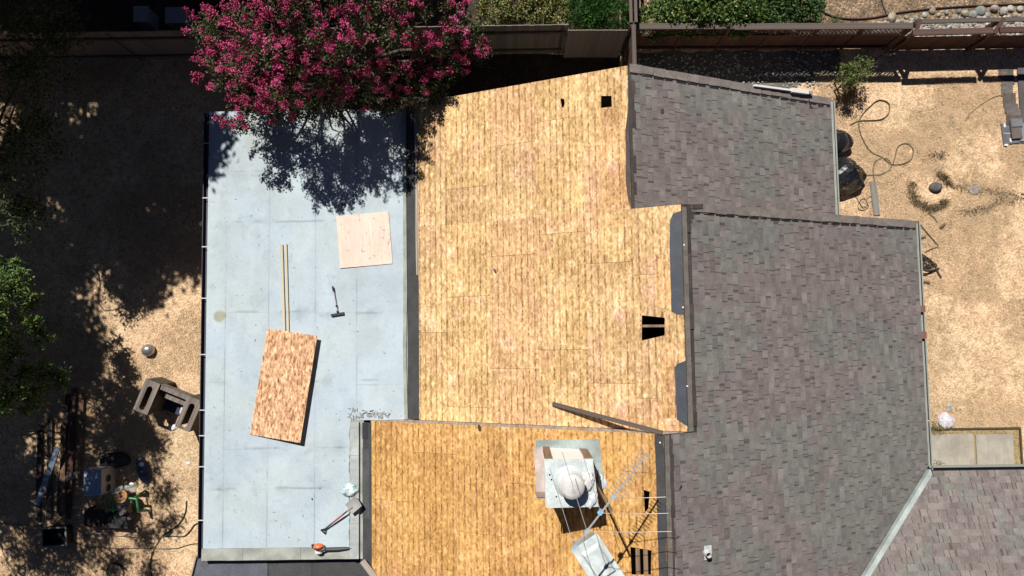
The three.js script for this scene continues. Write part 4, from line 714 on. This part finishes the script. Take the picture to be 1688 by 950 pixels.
  const f3 = obj('film', vcrumple(crumple(0.11, 0.7, 0.35, 1.3, 35, 0.4, 3), 12, [[0.55, 0.58, 0.6], [0.4, 0.45, 0.48], [0.62, 0.62, 0.62]]), filmMat, t); f3.position.set(...[1.647, 5.07, 2.874]); f3.rotation.y = 0.3;
}
{ // second metal vent hood turned askew
  const c = [1.467, 5.46, 4.258], t = thing('vent_hood', 'pale blue metal vent hood turned askew below the antenna', 'vent', c, -1.005);
  // local x along the long side
  obj('curb', box(0.72, 0.75, 0.42, 0, -0.4, 0), M.galv2, t);
  obj('plate', box(0.95, 0.014, 0.58, 0.04, 0, 0), M.galv, t);
  const g = new THREE.CylinderGeometry(0.5, 0.62, 0.09, 4, 1); g.rotateY(Math.PI / 4); g.scale(0.72, 1, 0.44); obj('pan', merge([g]), Object.assign(M.galv.clone(), { flatShading: true }), t).position.set(0.03, 0.052, -0.02); g.computeVertexNormals();
  obj('strap', box(0.3, 0.01, 0.025, 0.36, 0.02, 0.22, 0.8), M.blueplastic, t);
}
{ // television antenna on its mast
  const b = [1.503, 4.994, 2.864], Y = b[1] + 2.35, t = thing('tv_antenna', 'television aerial with swept rods on a mast above the orange deck', 'antenna');
  obj('mast', rod([b[0], b[1] - 0.05, b[2]], [b[0], Y + 0.06, b[2]], 0.021, 0.021, 12), mat(0.22, 0.18, 0.13, { metalness: 0.4, roughness: 0.5 }), t);
  const P0 = [0.886, 7.34, 3.465], P1 = [2.112, 7.34, 1.96], m = (k) => [mix(P0[0], P1[0], k), Y, mix(P0[2], P1[2], k)];
  obj('boom', beam(m(0), m(1), 0.024, 0.024), M.rod, t);
  const vl = [0.728, 7.34, 1.913], vr = [2.472, 7.34, 3.206], L0 = [1.108, 7.34, 3.189]; for (const v of [vl, vr]) { v[0] -= L0[0]; v[2] -= L0[2]; }
  [0.015, 0.185, 0.375, 0.545].forEach((k, i) => {
    const p = m(k);
    obj('bracket', box(0.075, 0.04, 0.05, p[0], Y, p[2], 0.9), M.blueplastic, t);
    const bar = (v, s, dz) => obj('element', tube([[p[0], Y + 0.018, p[2]], [p[0] + v[0] * s * 0.5, Y + 0.0, p[2] + v[2] * s * 0.5 + dz], [p[0] + v[0] * s, Y + 0.03, p[2] + v[2] * s]], 0.0058, 12, 6), M.rod, t);
    if (i < 3) bar(vl, [1, 1, 0.84][i], 0); if (i) bar(vr, [0, 1, 0.8, 0.62][i], 0.02);
  });
  const d = [P1[0] - P0[0], P1[2] - P0[2]], L = Math.hypot(...d), n = [-d[1] / L, d[0] / L];
  for (let i = 0; i < 15; i++) { const p = m(0.56 + i * 0.0305), w = mix(0.16, 0.12, i / 14); obj('director', rod([p[0] - n[0] * w, Y + 0.016, p[2] - n[1] * w], [p[0] + n[0] * w, Y + 0.016, p[2] + n[1] * w], 0.006, 0.006, 6), M.rod, t); }
  obj('junction_box', box(0.09, 0.07, 0.07, m(0.375)[0], Y - 0.05, m(0.375)[2], 0.9), M.blueplastic, t);
  obj('cable', tube([[b[0] + 0.03, Y - 0.05, b[2]], [b[0] + 0.05, Y - 1, b[2] + 0.02], [b[0] + 0.03, b[1] + 0.1, b[2]], [1.544, 5.033, 2.915], [1.572, 5.046, 2.645]], 0.006, 40, 5), M.black, t);
}
{ // white gutter length with straps on the rake of the upper roof
  const t = thing('gutter_length', 'length of white gutter lying along the shingle rake with black straps', 'gutter');
  const y = 3.25, a = [...[5.38, 3.6, -5.463]], b = [...[6.874, 2.95, -5.5]];
  const m = (k) => [mix(a[0], b[0], k), mix(a[1], b[1], k), mix(a[2], b[2], k)];
  obj('trough', beam(m(0), m(0.66), 0.045, 0.05), M.white, t); obj('outlet', beam(m(0.66), m(0.97), 0.10, 0.09), M.white, t); obj('end_cap', beam(m(0.97), m(1.05), 0.07, 0.07), M.gutter, t);
  obj('strap', beam([6.751, 2.942, -5.476], [6.819, 2.89, -5.263], 0.03, 0.012), M.black, t); obj('strap', beam([6.853, 2.894, -5.462], [6.97, 2.821, -5.169], 0.035, 0.012), M.black, t); obj('strap', beam(m(0.62), [6.452, 3.059, -5.455], 0.03, 0.02), M.black, t);
}

// ------------------------------------------------------------------ right-hand yard
function lump(name, label, cat, p, r, sx, sy, sz, turn, s, m, amp = 0.22) { const o = tag(obj(name, crumple(r, sx, sy, sz, s, amp), m), label, cat); o.position.set(...p); o.rotation.y = turn; return o; }
lump('trash_bag', 'smaller black plastic rubbish bag tucked under the upper eave', 'rubbish bag', [8.73, 0, -5.062], 0.42, 1.1, 0.75, 0.85, 0.4, 41, M.bag, 0.3);
lump('trash_bag', 'larger black plastic rubbish bag by the garden hose', 'rubbish bag', [8.79, 0, -4.158], 0.5, 1.15, 0.7, 0.95, -0.3, 52, M.bag, 0.3);
tag(obj('garden_hose', tube([[9.027, 0.02, -4.15], [9.521, 0.02, -4.193], [10.015, 0.02, -4.219], [10.27, 0.02, -4.415], [10.15, 0.02, -4.634], [9.902, 0.02, -4.604], [9.778, 0.02, -4.423], [9.791, 0.02, -4.006], [9.843, 0.02, -3.706], [9.786, 0.02, -3.541], [9.667, 0.02, -3.46]], 0.014, 120, 6), M.hose), 'dark brown garden hose running from the larger rubbish bag', 'hose');
tag(obj('garden_hose', tube([[9.201, 0.03, -5.584], [9.42, 0.03, -5.682], [10.082, 0.03, -5.739], [10.273, 0.03, -5.921], [10.268, 0.03, -6.174], [10.025, 0.03, -6.262], [9.769, 0.03, -6.098], [9.509, 0.03, -5.815], [9.43, 0.03, -5.547], [9.544, 0.03, -5.143], [9.727, 0.03, -4.838], [10.031, 0.03, -4.667], [10.268, 0.03, -4.48], [10.597, 0.03, -4.491], [10.817, 0.03, -4.622], [10.865, 0.03, -4.905], [10.707, 0.03, -5.041], [10.49, 0.03, -4.978], [10.377, 0.03, -4.695], [10.318, 0.03, -4.496]], 0.013, 200, 6), M.hose), 'long looping brown hose on the dry lawn', 'hose');
{ const t = tag(obj('short_plank', beam([9.737, 0.03, -4.004], [9.808, 0.03, -3.092], 0.17, 0.04), mat(0.34, 0.32, 0.29, { map: woodTex })), 'short grey weathered plank crossed by the hose', 'plank');
  tag(obj('wire_coil', tube([[9.14, 0.02, -3.749], [9.28, 0.02, -3.581], [9.37, 0.02, -3.414], [9.463, 0.02, -3.297], [9.565, 0.02, -3.378], [9.491, 0.02, -3.545], [9.373, 0.02, -3.481], [9.316, 0.02, -3.299], [9.427, 0.02, -3.231], [9.596, 0.02, -3.328], [9.539, 0.02, -3.511], [9.741, 0.02, -3.641]], 0.008, 70, 5), mat(0.05, 0.045, 0.03)), 'small tangle of dark wire beside the short plank', 'wire'); }
{ const o = tag(obj('field_stone', tint(stoneGeo(0.17, 0.6, 77), [0.15, 0.145, 0.155]), M.stone), 'dark grey stone in the ring of dug turf', 'stone'); const p = [11.42, 0.05, -3.826]; o.position.set(p[0], 0.06, p[2]);
  const ring = thing('turf_ring', 'ring of rough dug turf round the dark stone', 'turf'), L = new Leaves();
  const pts = [[10.797, 0, -3.896], [10.771, 0, -3.696], [10.828, 0, -3.529], [10.936, 0, -3.395], [11.079, 0, -3.31], [11.207, 0, -3.259], [11.371, 0, -3.256], [11.504, 0, -3.304], [11.624, 0, -3.402], [11.566, 0, -4.167], [11.693, 0, -4.082], [11.783, 0, -3.931]];
  for (const p of pts) for (let k = 0; k < 150; k++) { const q = V(p[0] + gauss() * 0.13, 0, p[2] + gauss() * 0.11), d = dirv(0.9); L.leaf(q, d, dirv().cross(d).normalize(), rr(0.05, 0.13), 0.014, pick([[0.10, 0.085, 0.03], [0.17, 0.14, 0.06], [0.06, 0.05, 0.025], [0.3, 0.22, 0.11]])); }
  obj('turf', L.geo(), leafMat(0.9), ring).userData.kind = 'stuff';
  obj('soil', pts.slice(3, 9).map((p) => stoneGeo(0.1, 0.35, 5).translate(p[0], 0.0, p[2])), mat(0.13, 0.10, 0.06), ring);
  const tr = thing('turf_trail', 'scruffy trail of grey-green weeds across the dry lawn', 'weeds'), W = new Leaves();
  for (const [pl, n] of [[[[11.864, 0, -3.896], [12.219, 0, -3.808], [12.543, 0, -3.737], [12.871, 0, -3.732], [13.194, 0, -3.661], [13.518, 0, -3.59], [13.841, 0, -3.519]], 60], [[[12.019, 0, -3.147], [12.346, 0, -3.143], [12.593, 0, -3.172], [12.877, 0, -3.267], [13.099, 0, -3.43]], 70], [[[13.027, 0, -3.597], [13.264, 0, -3.461], [13.583, 0, -3.323]], 50], [[[11.32, 0, -4.789], [11.528, 0, -4.686], [11.711, 0, -4.716]], 60]]) for (let i = 0; i < pl.length - 1; i++) for (let k = 0; k < n * 2; k++) { const u = rnd(), q = V(mix(pl[i][0], pl[i + 1][0], u) + gauss() * 0.16, 0, mix(pl[i][2], pl[i + 1][2], u) + gauss() * 0.10), d = dirv(0.7); W.leaf(q, d, dirv().cross(d).normalize(), rr(0.04, 0.12), 0.013, pick([[0.14, 0.125, 0.06], [0.09, 0.08, 0.045], [0.25, 0.21, 0.12], [0.07, 0.06, 0.035]])); }
  obj('weeds', W.geo(), leafMat(0.9), tr).userData.kind = 'stuff';
  const fs = tag(obj('field_stone', tint(stoneGeo(0.14, 0.35, 79), [0.42, 0.38, 0.34]), M.stone), 'flat pale stone half buried in the weed trail', 'stone'); const p2 = [12.478, 0, -3.738]; fs.position.set(p2[0], 0.02, p2[2]);
  for (const [a, b, r, lab] of [[[11.205, 0.02, -3.123], [11.436, 0.02, -2.855], 0.014, 'thin stick pointing away from the turf ring'], [[11.488, 0.03, -2.721], [11.624, 0.03, -2.834], 0.035, 'stubby piece of wood south of the turf ring'], [[10.894, 0.03, -2.911], [11.414, 0.03, -2.245], 0.018, 'longest bent stick beside the gutter'], [[10.852, 0.03, -2.401], [11.084, 0.03, -2.48], 0.03, 'short thick stick against the house gutter'], [[11.062, 0.03, -2.069], [11.412, 0.03, -2.212], 0.014, 'thin stick lying across the end of the longest one'], [[10.842, 0.03, -1.254], [11.133, 0.03, -1.234], 0.03, 'short stub of branch below the brush pile']]) {
    const A = V(a), B = V(b), mid = A.clone().lerp(B, 0.5).add(V(rr(-0.03, 0.03), 0.01, rr(-0.03, 0.03))); tag(obj('stick', tube([A, mid, B], r, 10, 6), mat(0.17, 0.125, 0.085, { map: grimeTex })), lab, 'stick'); }
  const br = thing('brush_pile', 'dark tangled branch pile beside the right-hand gutter', 'branches');
  for (let k = 0; k < 12; k++) { const s = [10.885, 0.05, -2.004], e = [11.339, 0.05, -1.67], u = rnd(); const A = V(s[0] + rr(-0.2, 0.1), rr(0.03, 0.2), s[2] + rr(-0.1, 0.4)), B = V(e[0] + rr(-0.3, 0.12), 0.03, e[2] + rr(-0.25, 0.35)), C2 = A.clone().lerp(B, 0.5).add(V(rr(-0.08, 0.08), rr(0, 0.1), rr(-0.08, 0.08))); obj('branch', tube([A, C2, B], rr(0.009, 0.028), 10, 5), mat(0.055, 0.04, 0.03), br); }
  obj('branch', tube([...[[10.925, 0.04, -2.037], [11.113, 0.04, -1.903], [11.283, 0.04, -1.737], [11.354, 0.04, -1.54], [11.443, 0.04, -1.376]]], 0.022, 30, 6), mat(0.06, 0.045, 0.035), br);
}
{ // dry twig line and the laid-out shingles on the right edge
  tag(obj('root_line', tube([[13.426, 0.015, -6.367], [13.175, 0.015, -6.304], [12.868, 0.015, -6.14], [12.627, 0.015, -5.975], [12.453, 0.015, -5.809], [12.345, 0.015, -5.642]], 0.016, 40, 6), mat(0.17, 0.12, 0.075)), 'thin dry root snaking away from the laid-out shingles', 'root');
  const t = thing('shingle_row', 'row of overlapping dark shingles laid on the dry lawn', 'shingles'), P = [[13.57, 0, -6.947], [13.56, 0, -6.777], [13.533, 0, -6.608], [13.556, 0, -6.438], [13.579, 0, -6.269], [13.571, 0, -6.134], [13.61, 0, -5.964], [13.617, 0, -5.796], [13.624, 0, -5.644]];
  P.forEach((p, i) => obj('shingle', box(0.36 + rr(-0.05, 0.06), 0.012, 0.26, p[0] + rr(-0.05, 0.05), 0.012 + i * 0.006, p[2], rr(-0.05, 0.05) - 0.06), [M.greybrown, mat(0.12, 0.10, 0.095, { map: granTex }), mat(0.15, 0.13, 0.125, { map: granTex }), mat(0.17, 0.15, 0.14, { map: granTex })][i % 4], t));
  const m = thing('flashing_stack', 'stack of grey shingle wrappers with white tags and a cut board', 'stack'), q = [13.588, 0, -5.308], G = (w, h, d, x, y, z, mm, n, a = 0) => obj(n, box(w, h, d, q[0] + x, y, q[2] + z, a), mm, m);
  G(0.52, 0.03, 0.58, -0.02, 0.03, 0.02, mat(0.15, 0.155, 0.18, { map: granTex }), 'sheet', 0.08); G(0.5, 0.03, 0.5, 0.42, 0.06, 0.0, mat(0.30, 0.34, 0.38, { map: grimeTex, roughness: 0.5 }), 'sheet', 0.04); G(0.28, 0.03, 0.5, 0.06, 0.095, -0.06, mat(0.16, 0.13, 0.12, { map: granTex }), 'cut_board', 0.06); G(0.3, 0.02, 0.22, 0.07, 0.125, -0.24, mat(0.20, 0.21, 0.24, { map: granTex }), 'sheet', 0.02);
  for (const [x, z, y, a] of [[-0.21, -0.19, 0.05, 0.1], [-0.07, 0.22, 0.05, 0.1], [-0.2, 0.35, 0.05, 1.5], [0.37, -0.27, 0.08, 1.4], [0.4, 0.2, 0.08, 0.4]]) G(0.05, 0.008, 0.1, x, y, z, M.white, 'tag', a);
  G(0.2, 0.008, 0.012, -0.15, 0.05, 0.03, M.white, 'strap', -0.05);
  tag(obj('dark_board', box(0.3, 0.03, 2.1, 13.98, 0.03, -6.05, 0.0), mat(0.11, 0.10, 0.11, { map: granTex })), 'long dark board beside the row of laid shingles', 'board');
}
{ const o = tag(obj('plastic_wrap', vcrumple(crumple(0.22, 0.95, 0.35, 0.9, 61), 12, [[0.6, 0.6, 0.64], [0.5, 0.42, 0.46], [0.35, 0.42, 0.52]]), filmMat), 'crumpled clear plastic wrapping on the lawn by the patio', 'plastic'); o.position.set(...[11.36, 0, 2.429]);
  const w = tag(obj('plastic_scrap', vcrumple(crumple(0.1, 0.7, 0.3, 1.2, 71), 12, [[0.4, 0.42, 0.46], [0.3, 0.26, 0.22], [0.5, 0.5, 0.52]]), filmMat), 'small twisted plastic scrap just above the crumpled wrapping', 'plastic'); w.position.set(...[11.491, 0, 2.079]); }
shrub('patio_weed', 'low green weeds in the patio corner against the house', [[...[11, 0.05, 2.608], 0.14], [...[11.19, 0.05, 2.643], 0.14], [...[11.044, 0.05, 3.589], 0.14]], 200, 14, 0.07, 0.014, [[0.14, 0.14, 0.04], [0.3, 0.25, 0.1], [0.2, 0.19, 0.06]], 0.8);

// ------------------------------------------------------------------ left-hand yard
lump('metal_bowl', 'dented silver metal dome lying on the dry lawn', 'bowl', [-9.817, 0, 0.266], 0.17, 1, 0.9, 0.95, 0, 81, mat(0.42, 0.41, 0.39, { metalness: 0.75, roughness: 0.35 }), 0.08);
{ // wooden loveseat frame on its back legs: two wide slotted arms, a back, an open seat
  const A = [-9.48, 0.84, 0.98], B = [-8.025, 0.84, 1.584], L = Math.hypot(B[0] - A[0], B[2] - A[2]), ang = -Math.atan2(B[2] - A[2], B[0] - A[0]);
  const t = thing('loveseat_frame', 'brown wooden loveseat frame with two slotted arms and no cushions', 'loveseat', [A[0], 0, A[2]], ang);
  const top = mat(0.27, 0.225, 0.20, { map: woodTex }), side = mat(0.12, 0.095, 0.07, { map: woodTex }), aw = 0.40, al = 0.84, ah = 0.84;  // one wood in two tones: tops as if sunlit, sides as if shaded
  const F = (y) => FLAT(y), capsule = (cx, z0_, z1_, w) => { const o = []; for (let k = 0; k <= 8; k++) { const a = Math.PI + k / 8 * Math.PI; o.push([cx + Math.cos(a) * w, z0_ + w + Math.sin(a) * w]); } for (let k = 0; k <= 8; k++) { const a = k / 8 * Math.PI; o.push([cx + Math.cos(a) * w, z1_ - w + Math.sin(a) * w]); } return o; };
  for (const cx of [aw / 2, L - aw / 2]) {
    const arm = obj('arm', slab(rect(cx - aw / 2, cx + aw / 2, 0.0, al), F(ah), -0.03, 0.0, [capsule(cx, 0.14, al - 0.06, 0.075)]), top, t);
    obj('arm_panel', [box(0.025, ah - 0.032, al - 0.02, cx - aw / 2 + 0.014, (ah - 0.032) / 2, al / 2), box(0.025, ah - 0.032, al - 0.02, cx + aw / 2 - 0.014, (ah - 0.032) / 2, al / 2)], side, arm);
    obj('arm_end', box(aw - 0.06, ah - 0.032, 0.022, cx, (ah - 0.032) / 2, 0.02), side, arm);
  }
  obj('back', [box(L - 2 * aw, 0.26, 0.12, L / 2, 0.66, 0.07)], top, t); obj('back_rail', box(L - 2 * aw, 0.04, 0.2, L / 2, 0.56, 0.24), top, t);
  obj('seat_rail', box(L - 2 * aw, 0.1, 0.03, L / 2, 0.3, 0.36), side, t); obj('seat_base', box(L - 2 * aw, 0.02, al - 0.2, L / 2, 0.12, al / 2), mat(0.03, 0.035, 0.06), t);  // near-black base stands for the shade inside the open seat
  obj('seat_pad', box(0.24, 0.03, 0.26, L - aw - 0.14, 0.28, 0.50, 0.1), mat(0.5, 0.5, 0.45), t);
}
{ // white cabinet with two round ports
  const c = [-10.89, 0.66, 3.627], k = (19.1 - 0.0) / (19.1 - 0.66), w = 0.44, d = 0.64, h = 0.66, t = thing('appliance_cabinet', 'white appliance cabinet with two round dark ports in its side', 'appliance', [c[0], 0, c[2]], 0.02);
  obj('case', box(w, h - 0.02, d, 0, (h - 0.02) / 2, 0), mat(0.5, 0.49, 0.5, { roughness: 0.5 }), t); obj('lid', box(w + 0.01, 0.02, d + 0.01, 0, h - 0.009, 0), mat(0.34, 0.40, 0.52, { roughness: 0.25, metalness: 0.3 }), t);  // lid tinted blue for the sky reflected in the white top
  for (const z of [-0.04, 0.2]) { const p = obj('port', cyl(0.09, 0.09, 0.02, w / 2 + 0.004, 0.34 , z, 20, 0, Math.PI / 2), M.black, t); obj('ring', new THREE.TorusGeometry(0.09, 0.012, 8, 24).rotateY(Math.PI / 2).translate(w / 2 + 0.012, 0.34, z), mat(0.12, 0.12, 0.13), p); }
}
{ // green garden machine with a tan wheel
  const c = [-10.224, 0, 4.071], t = thing('garden_machine', 'green framed garden machine with a tan wheel on top', 'machine', [c[0], 0, c[2]], 0);
  const gm = mat(0.03, 0.19, 0.07, { roughness: 0.45, metalness: 0.2 });
  for (const s of [-1, 1]) { obj('frame_arm', [rod([s * 0.1, 0.5, -0.02], [s * 0.38, 0.48, 0.02], 0.035, 0.03, 8), rod([s * 0.38, 0.48, 0.02], [s * 0.42, 0.46, 0.34], 0.032, 0.028, 8)], gm, t); obj('leg', rod([s * 0.42, 0.46, 0.34], [s * 0.45, 0.0, 0.42], 0.028, 0.03, 8), gm, t); obj('leg', rod([s * 0.3, 0.46, 0.0], [s * 0.36, 0, -0.1], 0.026, 0.026, 8), gm, t); }
  obj('frame_arm', [rod([-0.26, 0.45, 0.08], [-0.26, 0.40, 0.36], 0.04, 0.03, 8)], gm, t);
  const wh = obj('wheel', new THREE.TorusGeometry(0.14, 0.025, 10, 28).rotateX(Math.PI / 2 - 0.2).translate(0.02, 0.56, -0.06), mat(0.42, 0.24, 0.07), t); obj('disc', cyl(0.13, 0.13, 0.03, 0.02, 0.56, -0.06, 24, -0.2), mat(0.25, 0.13, 0.08), wh); obj('hub', cyl(0.03, 0.03, 0.07, 0.02, 0.565, -0.06, 12, -0.2), M.black, wh);
  obj('engine', [box(0.24, 0.2, 0.22, 0.0, 0.3, 0.32, 0.2), cyl(0.07, 0.07, 0.16, 0.05, 0.42, 0.32, 14), box(0.16, 0.12, 0.16, 0.02, 0.2, 0.55, 0.4)], mat(0.14, 0.12, 0.12, { metalness: 0.4, roughness: 0.5 }), t);
  obj('tray', box(0.34, 0.02, 0.16, -0.02, 0.36, 0.14), mat(0.36, 0.4, 0.38, { metalness: 0.4, roughness: 0.4 }), t); obj('chute', [box(0.34, 0.04, 0.14, -0.16, 0.42, -0.2, 0.35), box(0.3, 0.03, 0.1, 0.2, 0.45, -0.26, -0.1)], mat(0.4, 0.46, 0.44, { metalness: 0.4, roughness: 0.35 }), t);
}
{
  const t = thing('dark_tabletop', 'dark brown and black tabletop lying beside the garden machine', 'tabletop'), q = [[-11.307, 0.3, 4.38], [-10.768, 0.3, 4.386], [-10.758, 0.3, 4.82], [-11.295, 0.3, 4.813]], r = [[-10.768, 0.3, 4.386], [-10.243, 0.3, 4.486], [-10.155, 0.3, 4.889], [-10.757, 0.3, 4.851]];
  const F = FLAT(0.3), xz = (l) => l.map((p) => [p[0], p[2]]); obj('leaf', slab(xz(q), F, -0.03, 0), mat(0.085, 0.05, 0.035, { map: woodTex }), t); obj('leaf', slab(xz(r).map(([x, z]) => [x + 0.01, z]), F, -0.03, 0.002), mat(0.02, 0.02, 0.024), t);
  for (const p of [q[0], q[3], r[1], r[2]]) obj('leg', box(0.05, 0.27, 0.05, p[0] * 0.99, 0.135, p[2]), M.brown, t);
  obj('edge_strip', beam([-10.714, 0.31, 4.416], [-10.241, 0.31, 4.359], 0.05, 0.03), M.cream, t);
}
{
  const c = [-12.065, 0, 5.071], t = thing('black_tub', 'black plastic tub with a pale rim in the dappled shade', 'tub', [c[0], 0, c[2]], 0.05), m = mat(0.015, 0.015, 0.018, { roughness: 0.5 });
  obj('body', [box(0.62, 0.02, 0.46, 0, 0.02, 0), box(0.02, 0.3, 0.46, -0.3, 0.16, 0), box(0.02, 0.3, 0.46, 0.3, 0.16, 0), box(0.58, 0.3, 0.02, 0, 0.16, -0.22), box(0.58, 0.3, 0.02, 0, 0.16, 0.22)], m, t);
  obj('rim', [box(0.04, 0.02, 0.5, -0.315, 0.32, 0), box(0.04, 0.02, 0.5, 0.315, 0.32, 0), box(0.59, 0.02, 0.04, 0, 0.32, 0.235), box(0.59, 0.02, 0.04, 0, 0.32, -0.235)], mat(0.22, 0.23, 0.22, { roughness: 0.4 }), t);
}
tag(obj('metal_strip', beam([-11.937, 0.45, 2.757], [-12.613, 0.2, 4.278], 0.14, 0.03), mat(0.22, 0.27, 0.35, { metalness: 0.4, roughness: 0.4 })), 'long blue-grey metal strip lying across the lumber pile', 'metal strip');
{ const defs = [[[-11.926, 0.1, 1.409], [-12.095, 0.1, 4.575], 'darkest long plank of the lumber pile'], [[-11.756, 0.12, 1.249], [-11.824, 0.12, 4.651], 'reddish plank on the outer side of the lumber pile'], [[-11.57, 0.1, 1.413], [-11.604, 0.1, 3.795], 'bright edged plank closest to the appliance cabinet'], [[-12.406, 0.08, 2.044], [-12.362, 0.08, 4.655], 'grey plank under the blue metal strip'], [[-12.674, 0.06, 2.203], [-12.661, 0.06, 4.734], 'plank furthest from the appliance cabinet'], [[-11.989, 0.17, 2.198], [-11.957, 0.17, 4.481], 'top plank resting on the lumber pile']];
  const ms = [M.brown, M.redwood, mat(0.3, 0.2, 0.12, { map: woodTex }), M.greybrown, M.brown, mat(0.26, 0.15, 0.09, { map: woodTex })];
  defs.forEach(([a, b, l], i) => tag(obj('pile_plank', beam(a, b, 0.13, 0.035), ms[i]), l, 'plank', 'planks of the lumber pile')); }
lump('blue_tarp', 'folded dark blue tarp in the shade above the garden machine', 'tarp', [-9.915, 0, 3.441], 0.22, 0.8, 0.4, 1.6, 0.3, 91, mat(0.045, 0.06, 0.12, { roughness: 0.5 }), 0.25);
lump('dark_sack', 'slumped dark sack behind the appliance cabinet', 'sack', [-10.681, 0, 3.145], 0.28, 1.5, 0.5, 0.8, 0.0, 95, mat(0.03, 0.03, 0.04, { roughness: 0.7 }), 0.25);
lump('dark_bin_bag', 'crumpled dark bundle between the lumber pile and the cabinet', 'bundle', [-11.881, 0, 3.575], 0.2, 1.2, 0.5, 0.7, 0.2, 96, mat(0.05, 0.045, 0.07, { roughness: 0.5 }), 0.25);
tag(obj('pole', rod([-11.435, 0.06, 5.031], [-9.928, 0.06, 5.175], 0.014), mat(0.4, 0.34, 0.26)), 'thin pale pole lying below the dark tabletop', 'pole');
tag(obj('yard_hose', tube([[-8.763, 0.02, 4.258], [-8.79, 0.02, 4.557], [-8.93, 0.02, 4.822], [-9.215, 0.02, 5.038], [-9.405, 0.02, 5.177], [-9.529, 0.02, 5.379], [-9.652, 0.02, 5.643], [-9.694, 0.02, 5.954], [-9.606, 0.02, 6.344]], 0.016, 80, 6), M.greenhose), 'green hose running down past the flat roof corner', 'hose');
tag(obj('yard_hose', tube([[-9.4, 0.03, 5.174], [-9.096, 0.03, 5.162], [-8.808, 0.03, 5.166], [-8.666, 0.03, 5.042], [-8.508, 0.03, 4.856], [-8.252, 0.03, 4.828]], 0.013, 70, 6), M.greenhose), 'green hose branch curling up to the eaves gutter', 'hose');
tag(obj('yard_hose', tube([[-9.575, 0.02, 5.488], [-9.255, 0.02, 5.492], [-8.983, 0.02, 5.479], [-8.664, 0.02, 5.39], [-8.249, 0.02, 5.348]], 0.011, 60, 6), M.greenhose), 'thin hose reaching straight towards the roof corner', 'hose');
tag(obj('yard_hose', tube([[-10.753, 0.03, 6.172], [-10.822, 0.03, 5.984], [-10.729, 0.03, 5.861], [-10.52, 0.03, 5.894], [-10.389, 0.03, 6.052], [-10.432, 0.03, 6.269], [-10.654, 0.03, 6.328], [-10.817, 0.03, 6.171], [-10.791, 0.03, 5.922], [-10.57, 0.03, 5.832], [-10.342, 0.03, 5.99]], 0.016, 90, 6), M.greenhose), 'coiled green hose at the edge of the dappled shade', 'hose');
tag(obj('cord', tube([[-13.844, 0.02, 4.761], [-13.038, 0.02, 4.834], [-12.313, 0.02, 4.937], [-11.579, 0.02, 5.354], [-10.616, 0.02, 5.459], [-9.655, 0.02, 5.471]], 0.008, 60, 5), mat(0.03, 0.02, 0.02)), 'dark cord stretched past the black tub', 'cord');
{ for (const [p, r, l] of [[[-9.161, 0, 2.32], 0.1, 'white paper scrap at the foot of the loveseat frame'], [[-9.962, 0.5, 3.702], 0.05, 'small white cup on the garden machine'], [[-11.73, 0, 4.383], 0.05, 'white scrap at the end of the lumber pile'], [[-8.74, 0, 3.282], 0.05, 'white scrap on the sunlit lawn near the gutter']]) { const o = tag(obj('paper_scrap', crumple(r, 1.2, 0.4, 0.8, 7, 0.3, 2), M.white), l, 'scrap'); o.position.set(...p); } }
{ // grey bins behind the shaded fence
  const bin = (p, w, l) => { const t = thing('storage_bin', l, 'bin', p); obj('body', box(w, 0.6, 0.4, 0, 0.3, 0), mat(0.25, 0.25, 0.28), t); obj('lid', box(w + 0.04, 0.05, 0.44, 0, 0.626, 0), mat(0.32, 0.32, 0.35), t); };
  bin([...[-9.916, 0.6, -8.717]].map((v, i) => i === 1 ? 0 : v), 0.35, 'small grey lidded bin behind the shaded fence'); bin([...[-8.986, 0.6, -8.669]].map((v, i) => i === 1 ? 0 : v), 0.5, 'wide grey lidded bin behind the fence by the pink tree');
}

//NEXT
renderer.render(scene, camera);
